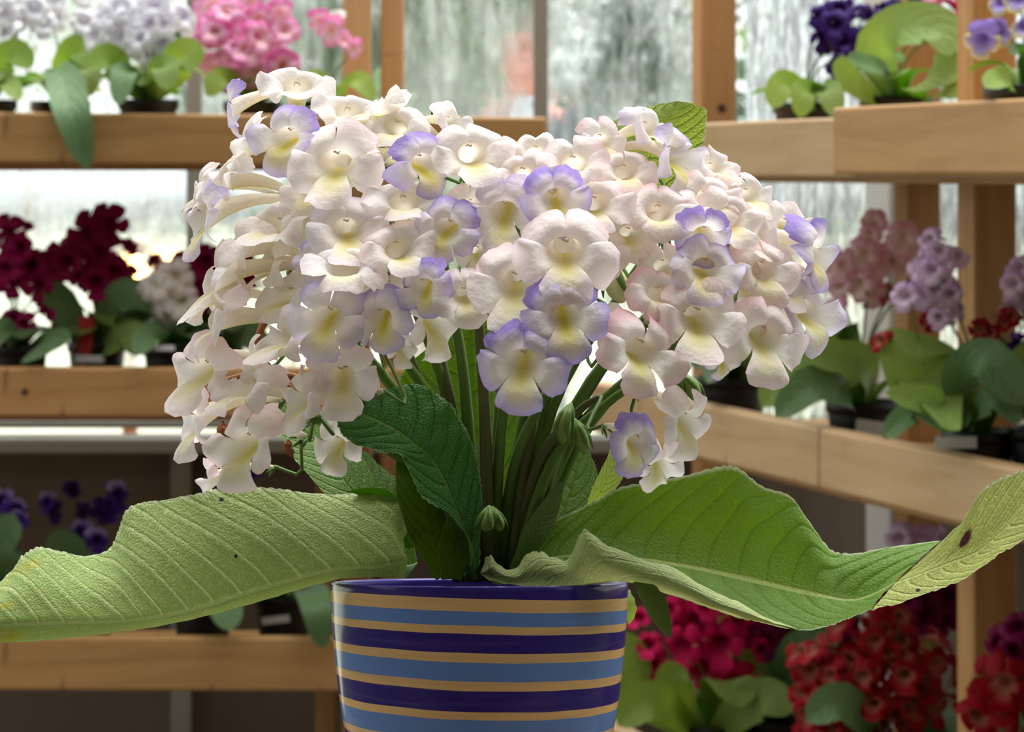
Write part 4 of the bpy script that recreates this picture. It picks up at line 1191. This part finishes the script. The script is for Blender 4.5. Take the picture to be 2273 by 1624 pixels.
def bench_plant(px, Y, zsh, label, spots=(), leaves=(), rosette=(6, 0.10, 'leaf_bg'), r=0.046, h=0.082, seed=1, group='streptocarpus plants on the benches', tags=()):
    """spots: (px, py, face px, kind) flowers; or (cx, cy, rx, ry, count, face px, kind) clusters.
    leaves: (list of (px, py, dY), width px, material) shaped by hand; rosette: (count, length, material)."""
    rr = random.Random(seed * 13 + 5)
    base = Vector(((px - CX) * Y / F, Y, zsh + 0.0006))
    if px > 1200:                                   # keep the pot between the rail and the back of the right bench
        e_ = (Vector((base.x, base.y, 0)) - A0).dot(NN)
        base += NN * (max(e_, r + 0.038) - e_)
    root = empty('potted_streptocarpus', base, label, 'potted plant', group)
    pot_mesh('pot', r, h, M['black_plastic'], root)['label'] = 'black plastic pot'
    vs, fs = lathe([(0.0, h - 0.010), (r * 0.5, h - 0.011), (r * 0.91, h - 0.013)], 20)
    mesh_obj('soil', vs, fs, M['soil'], root)
    crown = base + Vector((0, 0, h - 0.008))
    n, L, mt = rosette
    for k in range(n):
        a = 2 * math.pi * (k + rr.uniform(-0.3, 0.3)) / n
        l = L * rr.uniform(0.75, 1.2)
        dr = Vector((math.cos(a), math.sin(a), 0))
        tow = -dr.y if px < 1200 else -dr.dot(NN)          # leaves towards the rail stay short
        if tow > 0.3: l = min(l, 0.075 / tow)
        lift = rr.uniform(0.25, 0.62)
        mid = [crown + dr * 0.008, crown + dr * l * 0.35 + Vector((0, 0, l * lift)), crown + dr * l * 0.72 + Vector((0, 0, l * lift * 1.05)), crown + dr * l + Vector((0, 0, l * (lift * 0.7 + 0.02)))]
        w = l * rr.uniform(0.46, 0.6)
        ribbon('leaf', mid, [w * 0.3, w * 0.95, w, 0.004], M[mt], root, dr * -0.3 + Vector((0, 0, 1)), 0.18, 16, 9, (0.0012, 18), blunt=True)
    for pts, w, mt in leaves:
        ribbon('leaf', [clear_rail(P(a, b_, Y + c), px < 1200, zsh) for a, b_, c in pts], [x * Y / F for x in w], M[mt], root, (0.1, -1, 0.45), 0.2, 28, 9, (0.0012, 22), blunt=True)
    fl = []
    for s in spots:
        if len(s) == 4:
            fl.append((s[0], s[1], s[2], s[3], rr.uniform(-0.03, 0.02)))
        else:
            cx_, cy_, rx, ry, cnt, sz, kind = s
            cnt = max(3, int(cnt * 0.66)); sz *= 1.26
            for k in range(cnt):
                q = math.sqrt((k + 0.5) / cnt); a = k * 2.399963 + seed
                ex, ey = q * math.cos(a) + rr.uniform(-.16, .16), q * math.sin(a) + rr.uniform(-.16, .16)
                dep = -0.05 * math.sqrt(max(0, 1 - q * q)) * (1 if k % 3 else -0.6)
                fl.append((cx_ + rx * ex, cy_ + ry * ey, sz * rr.uniform(0.85, 1.12), kind, dep + rr.uniform(-0.012, 0.012)))
    groups = {}
    for i, f in enumerate(fl):
        groups.setdefault(int(f[0] // 70), []).append(f)
    for g, items in groups.items():
        pts = [P(f[0], f[1], Y + f[4] + 0.02) for f in items]
        hub = sum(pts, Vector()) / len(pts)
        hub = crown.lerp(hub, 0.72) + Vector((0, 0, 0.01))
        b = MB()
        m1 = crown.lerp(hub, 0.5) + Vector(((crown.x - hub.x) * 0.25, 0, 0.012))
        b.tube([Vector(p) for p in cr1(np.array([crown, m1, hub]), 8)], 0.0017, 6)
        for p in pts:
            b.tube([Vector(q) for q in cr1(np.array([hub, hub.lerp(p, 0.55) + Vector((0, 0.004, 0.010)), p]), 5)], 0.0009, 5)
        b.build('flower_stem', M['stem'], root, True, root.location)
    for f in fl:
        me = bg_mesh(f[3], rr.randrange(3))
        Yf = Y + f[4]
        ang = (f[0] - px) * 0.28
        mtx = face_matrix(P(f[0], f[1], Yf) - base, max(-75, min(75, ang + rr.uniform(-38, 38))), rr.uniform(-28, 28), rr.uniform(-14, 14), f[2] * Yf / F * 1.12)
        me_obj('flower', me, root, mtx)
    for kind, tx, ty, dY, w_, h_, mt in tags:
        c = P(tx, ty, Y + dY); w2, h2 = w_ * Y / F / 2, h_ * Y / F / 2
        lean = rr.uniform(-0.15, 0.15)
        b = MB()
        b.box((-w2, -0.0004, -h2), (w2, 0.0004, h2))
        if kind == 'stake': b.add([(-w2, -.0004, -h2), (w2, -.0004, -h2), (0, -.0004, -h2 - 0.04), (-w2, .0004, -h2), (w2, .0004, -h2), (0, .0004, -h2 - 0.04)], [(0, 1, 2), (5, 4, 3), (0, 2, 5, 3), (1, 4, 5, 2)])
        o = b.build('plant_tag', M[mt], root, False)
        o.location = c - base
        o.rotation_euler = (rr.uniform(-0.1, 0.1), lean, rr.uniform(-0.2, 0.2))
        o['label'] = 'red plant tag' if 'red' in mt else 'white plant tag'
    return root

YL = 4.42
# left bench, top tier
bench_plant(-30, YL, 1.575, 'white flowered plant cut by the left frame edge on the top tier', [(40, 30, 70, 70, 13, 56, 'white')],
            [([(-20, 225, 0), (0, 160, -.03), (30, 118, -.05), (72, 150, -.07)], [16, 60, 64, 6], 'leaf_bg_lime'), ([(-20, 225, 0), (0, 195, -.05), (18, 185, -.08), (44, 224, -.10)], [16, 44, 44, 6], 'leaf_bg')], (6, 0.09, 'leaf_bg'), seed=1)
bench_plant(135, 4.51, 1.575, 'white flowered plant with one long leaf hanging over the top rail', [(140, 25, 60, 50, 9, 54, 'white')],
            [([(140, 215, -.02), (118, 160, -.08), (140, 170, -.14), (160, 250, -.165), (196, 378, -.17)], [16, 44, 70, 92, 6], 'leaf_bg_dark'),
             ([(140, 215, 0), (150, 150, -.04), (180, 110, -.06), (205, 150, -.08)], [20, 70, 74, 6], 'leaf_bg_lime'), ([(150, 210, 0), (175, 150, -.05), (190, 160, -.09), (195, 215, -.11)], [20, 60, 66, 8], 'leaf_bg')], (5, 0.085, 'leaf_bg'), seed=2)
bench_plant(330, 4.40, 1.575, 'white flowered plant with silvery leaf tips between the hanging leaf and the pink plant', [(310, 55, 108, 62, 30, 60, 'white')],
            [([(320, 225, 0), (270, 170, -.04), (240, 130, -.06), (196, 150, -.08)], [16, 60, 66, 6], 'leaf_bg_lime'), ([(330, 225, 0), (290, 170, -.06), (275, 165, -.10), (262, 235, -.13)], [16, 54, 54, 6], 'leaf_bg_dark'),
             ([(340, 225, 0), (360, 150, -.02), (375, 110, -.02), (392, 66, -.02)], [16, 56, 50, 6], 'leaf_bg_dark'), ([(340, 225, 0), (385, 165, -.05), (410, 120, -.08), (440, 150, -.09)], [16, 70, 74, 6], 'leaf_bg_lime'), ([(340, 228, -.02), (350, 180, -.07), (365, 150, -.10), (372, 200, -.12)], [16, 60, 60, 6], 'leaf_bg')], (5, 0.09, 'leaf_bg'), seed=3)
bench_plant(560, 4.51, 1.575, 'pink flowered plant with a dense head on the top tier', [(540, 82, 118, 84, 34, 62, 'pink'), (455, 70, 40, 50, 5, 56, 'pink'), (600, 140, 40, 40, 6, 60, 'pink')],
            [([(560, 225, 0), (520, 185, -.05), (490, 175, -.08), (460, 215, -.10)], [16, 50, 50, 6], 'leaf_bg_lime'), ([(570, 225, 0), (620, 190, -.05), (660, 180, -.08), (700, 215, -.10)], [16, 50, 50, 6], 'leaf_bg')], (6, 0.085, 'leaf_bg_lime'), seed=4)
bench_plant(735, YL + .06, 1.575, 'small plant with a few pink flowers beside the twin uprights', [(710, 45, 56, 'pink'), (735, 65, 60, 'pink'), (762, 88, 52, 'pink'), (745, 40, 50, 'cream'), (785, 106, 40, 'pink')],
            [([(740, 225, 0), (720, 185, -.05), (705, 178, -.08), (690, 215, -.10)], [16, 50, 50, 6], 'leaf_bg_lime'), ([(750, 225, 0), (775, 185, -.05), (800, 182, -.08), (830, 225, -.10)], [16, 44, 44, 6], 'leaf_bg_lime')], (5, 0.075, 'leaf_bg_lime'), seed=5)
# left bench, middle tier
bench_plant(40, YL, 1.205, 'magenta flowered plant at the left frame edge on the middle tier', [(20, 560, 62, 5 * 14, 9, 62, 'magenta'), (50, 600, 60, 60, 8, 60, 'magenta'), (30, 705, 60, 'magenta'), (15, 735, 56, 'magenta'), (55, 720, 58, 'magenta'), (60, 500, 34, 'magenta'), (100, 690, 50, 'magenta')],
            [([(40, 780, 0), (20, 740, -.05), (0, 735, -.08), (-40, 790, -.10)], [16, 50, 50, 6], 'leaf_bg_dark'), ([(50, 790, 0), (100, 750, -.06), (140, 750, -.1), (45, 806, -.14)], [16, 30, 30, 6], 'leaf_bg_dark')], (6, 0.085, 'leaf_bg_dark'), seed=6)
bench_plant(215, 4.51, 1.205, 'tall magenta flowered plant with a red tag on the middle tier', [(220, 515, 44, 30, 6, 64, 'magenta'), (185, 580, 60, 40, 9, 62, 'magenta'), (120, 590, 40, 40, 6, 58, 'magenta'), (235, 630, 46, 46, 9, 66, 'magenta'), (288, 545, 44, 'magenta'), (345, 580, 40, 'magenta'), (285, 600, 46, 'magenta'), (130, 705, 46, 'magenta')],
            [([(200, 790, 0), (150, 700, -.02), (120, 660, -.02), (95, 640, -.02)], [16, 70, 70, 6], 'leaf_bg_dark'), ([(220, 790, 0), (250, 700, -.05), (290, 660, -.08), (325, 720, -.1)], [20, 80, 84, 6], 'leaf_bg_dark'), ([(210, 795, 0), (250, 760, -.08), (290, 740, -.12), (300, 790, -.14)], [20, 60, 60, 6], 'leaf_bg')], (6, 0.085, 'leaf_bg'), seed=7,
            tags=(('stake', 191, 735, -.055, 34, 66, 'red_card'), ('card', 200, 796, -.068, 64, 16, 'white_card')))
bench_plant(385, 4.40, 1.205, 'cream flowered plant on the middle tier, between two magenta ones', [(370, 660, 50, 56, 9, 66, 'cream'), (330, 640, 52, 'cream')],
            [([(380, 790, 0), (350, 750, -.05), (330, 745, -.08), (300, 790, -.1)], [16, 56, 56, 6], 'leaf_bg_dark')], (6, 0.08, 'leaf_bg_dark'), seed=8, tags=(('card', 365, 772, -.07, 44, 12, 'white_card'),))
bench_plant(475, 4.50, 1.205, 'magenta flowered plant half hidden by the large flower head', [(440, 600, 46, 46, 8, 64, 'magenta'), (435, 675, 36, 30, 5, 62, 'magenta'), (520, 590, 50, 40, 6, 60, 'magenta')],
            [([(470, 790, 0), (440, 740, -.06), (425, 745, -.1), (405, 800, -.12)], [16, 60, 60, 6], 'leaf_bg_dark'), ([(480, 790, 0), (520, 745, -.04), (550, 740, -.05), (600, 790, -.06)], [20, 64, 64, 6], 'leaf_bg_dark')], (6, 0.09, 'leaf_bg_dark'), seed=9)
# left bench, bottom tier
bench_plant(10, YL, .815, 'purple flowered plant at the left frame edge on the bottom tier', [(5, 1110, 56, 'purple'), (35, 1130, 58, 'purple'), (42, 1152, 50, 'purple'), (-20, 1120, 56, 'purple')],
            [([(10, 1340, 0), (0, 1240, -.05), (20, 1190, -.06), (50, 1170, -.08)], [20, 90, 90, 6], 'leaf_bg_dark')], (6, 0.12, 'leaf_bg_dark'), seed=10)
bench_plant(190, 4.51, .815, 'purple flowered plant above the pale leaf of the large plant', [(105, 1112, 46, 'purple'), (120, 1135, 46, 'dark_purple'), (160, 1085, 44, 'dark_purple'), (260, 1095, 62, 'purple'), (230, 1130, 60, 'dark_purple'), (185, 1135, 46, 'dark_purple'), (180, 1180, 60, 'purple'), (215, 1198, 58, 'purple'), (250, 1125, 56, 'purple')],
            [([(180, 1340, 0), (160, 1260, -.05), (140, 1220, -.06), (100, 1210, -.08)], [20, 80, 80, 6], 'leaf_bg_dark')], (6, 0.12, 'leaf_bg_dark'), seed=11)
bench_plant(450, YL, .815, 'leafy plant on the bottom tier under the pale leaf', [(550, 1058, 40, 'purple'), (470, 1080, 50, 'purple')], [([(450, 1340, 0), (480, 1330, -.1), (500, 1350, -.13), (512, 1400, -.15)], [20, 70, 70, 6], 'leaf_bg_dark')], (6, 0.10, 'leaf_bg_dark'), seed=12)
bench_plant(630, 4.51, .815, 'leafy plant on the bottom tier beside the striped pot', [(560, 1050, 46, 'purple')], [([(650, 1335, -.02), (680, 1305, -.15), (703, 1345, -.235), (718, 1438, -.24)], [24, 60, 66, 6], 'leaf_bg_dark')], (6, 0.065, 'leaf_bg'), seed=13,
            tags=(('card', 612, 1375, -.07, 62, 16, 'white_card'), ('card', 600, 1330, .0, 70, 30, 'white_card')))

# right bench, top tier
bench_plant(1790, 3.97, 1.56, 'dark purple flowered plant with lime leaves on the right top tier', [(1870, 80, 62, 74, 15, 54, 'dark_purple'), (1818, 34, 46, 'dark_purple'), (1880, 20, 50, 'dark_purple'), (1895, 110, 40, 30, 4, 50, 'dark_purple')],
            [([(1790, 250, 0), (1760, 195, -.03), (1735, 192, -.05), (1712, 240, -.07)], [20, 62, 62, 6], 'leaf_bg_lime'), ([(1800, 262, 0), (1800, 215, -.05), (1785, 205, -.08), (1775, 262, -.1)], [20, 56, 56, 6], 'leaf_bg_lime'), ([(1830, 255, 0), (1820, 215, -.05), (1840, 205, -.08), (1856, 262, -.1)], [20, 60, 60, 6], 'leaf_bg')], (5, 0.07, 'leaf_bg'), seed=14)
bench_plant(1990, 3.62, 1.56, 'plant with big arching leaves and purple, pink and red blooms on the right top tier', [(1985, 20, 50, 'dark_purple'), (2030, 10, 56, 'dark_purple'), (1965, 55, 46, 'dark_purple'), (2075, 20, 70, 'pink'), (2062, 40, 50, 'pink'), (2125, 18, 70, 'hot_pink'), (2130, 52, 56, 'hot_pink'), (1960, 16, 44, 'dark_purple')],
            [([(2000, 235, 0), (1950, 130, -.05), (2000, 62, -.1), (2085, 70, -.13), (2105, 125, -.15)], [30, 100, 112, 100, 6], 'leaf_bg'), ([(2010, 238, 0), (2040, 190, -.08), (2085, 160, -.13), (2160, 140, -.16)], [20, 76, 90, 6], 'leaf_bg'), ([(1990, 240, 0), (1960, 160, -.09), (1920, 142, -.14), (2085, 150, -.16)][:3] + [([1880, 128, -.17])], [20, 50, 44, 6], 'leaf_bg_dark'),
             ([(1980, 240, 0), (1900, 190, -.06), (1870, 160, -.08), (1848, 140, -.09)], [20, 70, 60, 6], 'leaf_bg'), ([(2040, 240, 0), (2090, 200, -.08), (2120, 180, -.1), (2080, 120, -.06)], [20, 60, 60, 6], 'leaf_bg')], (4, 0.08, 'leaf_bg'), seed=15)
bench_plant(2268, 3.16, 1.56, 'plant with lavender and yellow two-tone blooms at the right frame edge', [(2180, 85, 84, 'two_tone'), (2215, 70, 74, 'two_tone'), (2225, 5, 70, 'two_tone'), (2262, -5, 70, 'two_tone'), (2275, 60, 60, 'two_tone')],
            [([(2265, 220, 0), (2240, 180, -.05), (2215, 178, -.07), (2186, 195, -.09)], [20, 54, 54, 6], 'leaf_bg'), ([(2275, 215, 0), (2270, 130, -.02), (2260, 110, -.03), (2240, 118, -.04)], [20, 30, 30, 6], 'leaf_bg_dark')], (4, 0.07, 'leaf_bg'), seed=16)
# right bench, middle tier
bench_plant(1625, 4.02, 1.186, 'low leafy plant at the far end of the right middle tier', [], [([(1625, 850, 0), (1595, 800, -.04), (1590, 800, -.06), (1570, 850, -.09)], [20, 60, 60, 6], 'leaf_bg_dark'), ([(1640, 850, 0), (1660, 790, -.03), (1685, 780, -.05), (1720, 830, -.07)], [20, 64, 64, 6], 'leaf_bg')], (6, 0.08, 'leaf_bg_dark'), r=0.05, seed=17)
bench_plant(1915, 3.60, 1.186, 'mauve pink flowered plant on the right middle tier', [(1940, 490, 62, 'mauve'), (1930, 520, 56, 'mauve'), (1900, 600, 70, 60, 15, 60, 'mauve'), (1850, 640, 50, 50, 6, 56, 'mauve'), (2020, 560, 50, 50, 9, 58, 'mauve'), (1960, 650, 52, 'hot_pink')],
            [([(1910, 905, 0), (1860, 760, .02), (1850, 720, .02), (1880, 705, .0)], [30, 100, 100, 10], 'leaf_bg'), ([(1900, 920, 0), (1850, 800, -.06), (1770, 800, -.09), (1690, 905, -.12)], [30, 90, 96, 6], 'leaf_bg'), ([(1905, 920, 0), (1870, 870, -.09), (1800, 855, -.12), (1720, 925, -.14)], [20, 70, 80, 6], 'leaf_bg_dark'), ([(1925, 905, 0), (1930, 830, -.08), (1900, 800, -.1), (1780, 790, -.11)], [20, 70, 80, 6], 'leaf_bg')], (4, 0.10, 'leaf_bg'), seed=18,
            tags=(('card', 1930, 950, -.06, 60, 34, 'white_card'),))
bench_plant(2127, 3.25, 1.186, 'lilac flowered plant with a white tagged pot in front of the dark upright', [(2085, 590, 50, 70, 13, 54, 'lilac'), (2105, 690, 40, 40, 6, 50, 'lilac'), (2040, 640, 40, 50, 6, 52, 'lilac'), (1955, 755, 54, 'crimson'), (1970, 760, 40, 'crimson'), (2078, 700, 50, 'crimson'), (2060, 710, 44, 'crimson')],
            [([(2110, 955, 0), (2060, 860, -.03), (2040, 790, -.02), (2040, 740, .02)], [40, 150, 180, 20], 'leaf_bg'), ([(2100, 960, -.02), (2040, 920, -.08), (2000, 930, -.11), (1962, 975, -.13)], [24, 50, 46, 6], 'leaf_bg_dark'), ([(2130, 955, 0), (2130, 850, -.06), (2180, 800, -.09), (2240, 850, -.11), (2275, 900, -.12)], [30, 80, 100, 90, 6], 'leaf_bg_dark'),
             ([(2140, 960, 0), (2180, 900, -.08), (2220, 890, -.1), (2265, 940, -.12)], [20, 60, 60, 6], 'leaf_bg_dark'), ([(2120, 958, 0), (2090, 900, -.09), (2060, 890, -.11), (2100, 990, -.06)][:3] + [(1965, 870, -.12)], [20, 60, 66, 6], 'leaf_bg')], (4, 0.08, 'leaf_bg'), r=0.043, h=0.076, seed=19,
            tags=(('card', 2122, 982, -.043, 90, 26, 'white_card'),))
bench_plant(2330, 3.22, 1.186, 'lilac flowered plant cut by the right frame edge on the middle tier', [(2275, 640, 40, 60, 8, 54, 'lilac'), (2175, 730, 56, 'crimson'), (2200, 740, 46, 'crimson'), (2245, 700, 52, 'crimson'), (2258, 760, 50, 'dark_purple'), (2230, 715, 40, 'crimson')],
            [([(2300, 950, 0), (2250, 860, -.03), (2230, 830, -.04), (2190, 860, -.06)], [20, 70, 80, 6], 'leaf_bg_dark'), ([(2300, 950, 0), (2290, 860, -.03), (2280, 800, -.04), (2270, 760, -.04)], [20, 70, 80, 6], 'leaf_bg')], (5, 0.09, 'leaf_bg_dark'), seed=20)
# right bench, bottom tier
bench_plant(1560, 4.02, .71, 'hot pink flowered plant just right of the striped pot', [(1545, 1370, 84, 'hot_pink'), (1500, 1380, 80, 'hot_pink'), (1520, 1430, 96, 'hot_pink'), (1600, 1425, 104, 'hot_pink'), (1560, 1480, 90, 'hot_pink'), (1635, 1515, 106, 'hot_pink'), (1450, 1470, 74, 'hot_pink'), (1440, 1430, 64, 'hot_pink'), (1490, 1350, 66, 'hot_pink'), (1660, 1400, 70, 'hot_pink'), (1420, 1370, 60, 'hot_pink'), (1690, 1440, 56, 'hot_pink'), (1575, 1340, 80, 'hot_pink'), (1640, 1370, 70, 'hot_pink')],
            [([(1560, 1650, 0), (1480, 1570, -.08), (1430, 1560, -.10), (1370, 1610, -.12)], [30, 76, 80, 6], 'leaf_bg_lime'), ([(1550, 1650, 0), (1510, 1560, -.05), (1495, 1510, -.06), (1520, 1480, -.06)], [30, 70, 80, 10], 'leaf_bg_lime'), ([(1570, 1650, 0), (1640, 1580, -.08), (1700, 1550, -.10), (1760, 1580, -.12)], [30, 80, 86, 6], 'leaf_bg'), ([(1550, 1640, 0), (1410, 1540, -.02), (1390, 1470, -.02), (1390, 1400, -.02)], [30, 90, 100, 10], 'leaf_bg_lime'), ([(1570, 1640, .03), (1660, 1500, .03), (1700, 1460, .03), (1740, 1430, .03)], [30, 100, 110, 10], 'leaf_bg')], (5, 0.12, 'leaf_bg'), r=0.05, seed=21)
bench_plant(1720, 4.06, .71, 'dark pink flowered plant between the hot pink and the crimson ones', [(1710, 1390, 60, 40, 9, 66, 'wine'), (1850, 1390, 70, 40, 8, 66, 'wine'), (1790, 1380, 50, 'hot_pink')], [([(1720, 1600, 0), (1760, 1480, -.05), (1800, 1440, -.07), (1860, 1420, -.08)], [30, 90, 96, 6], 'leaf_bg_dark')], (6, 0.13, 'leaf_bg_dark'), r=0.048, seed=22)
bench_plant(1960, 3.52, .71, 'crimson flowered plant with pale throats on the right bottom tier', [(1960, 1510, 176, 150, 62, 64, 'crimson'), (1930, 1375, 40, 'cream'), (1925, 1395, 40, 'cream'), (1830, 1560, 60, 60, 10, 64, 'crimson')],
            [([(1960, 1660, 0), (1900, 1580, -.06), (1850, 1560, -.08), (1790, 1600, -.1)], [30, 80, 80, 6], 'leaf_bg_dark')], (6, 0.12, 'leaf_bg_dark'), seed=23)
bench_plant(2075, 3.72, .71, 'wine red flowered plant behind the crimson plant', [(2050, 1350, 70, 40, 14, 66, 'wine'), (2040, 1200, 60, 34, 9, 56, 'lilac'), (1980, 1350, 36, 30, 5, 60, 'wine')], [([(2075, 1600, 0), (1990, 1450, 0), (1975, 1400, 0), (1970, 1340, 0)], [30, 70, 70, 10], 'leaf_bg_dark')], (6, 0.14, 'leaf_bg_dark'), seed=24)
bench_plant(2262, 3.24, .71, 'crimson flowered plant at the lower right corner of the frame', [(2235, 1540, 70, 80, 18, 84, 'crimson'), (2262, 1420, 40, 44, 8, 64, 'wine')], [], (6, 0.12, 'leaf_bg'), seed=25)
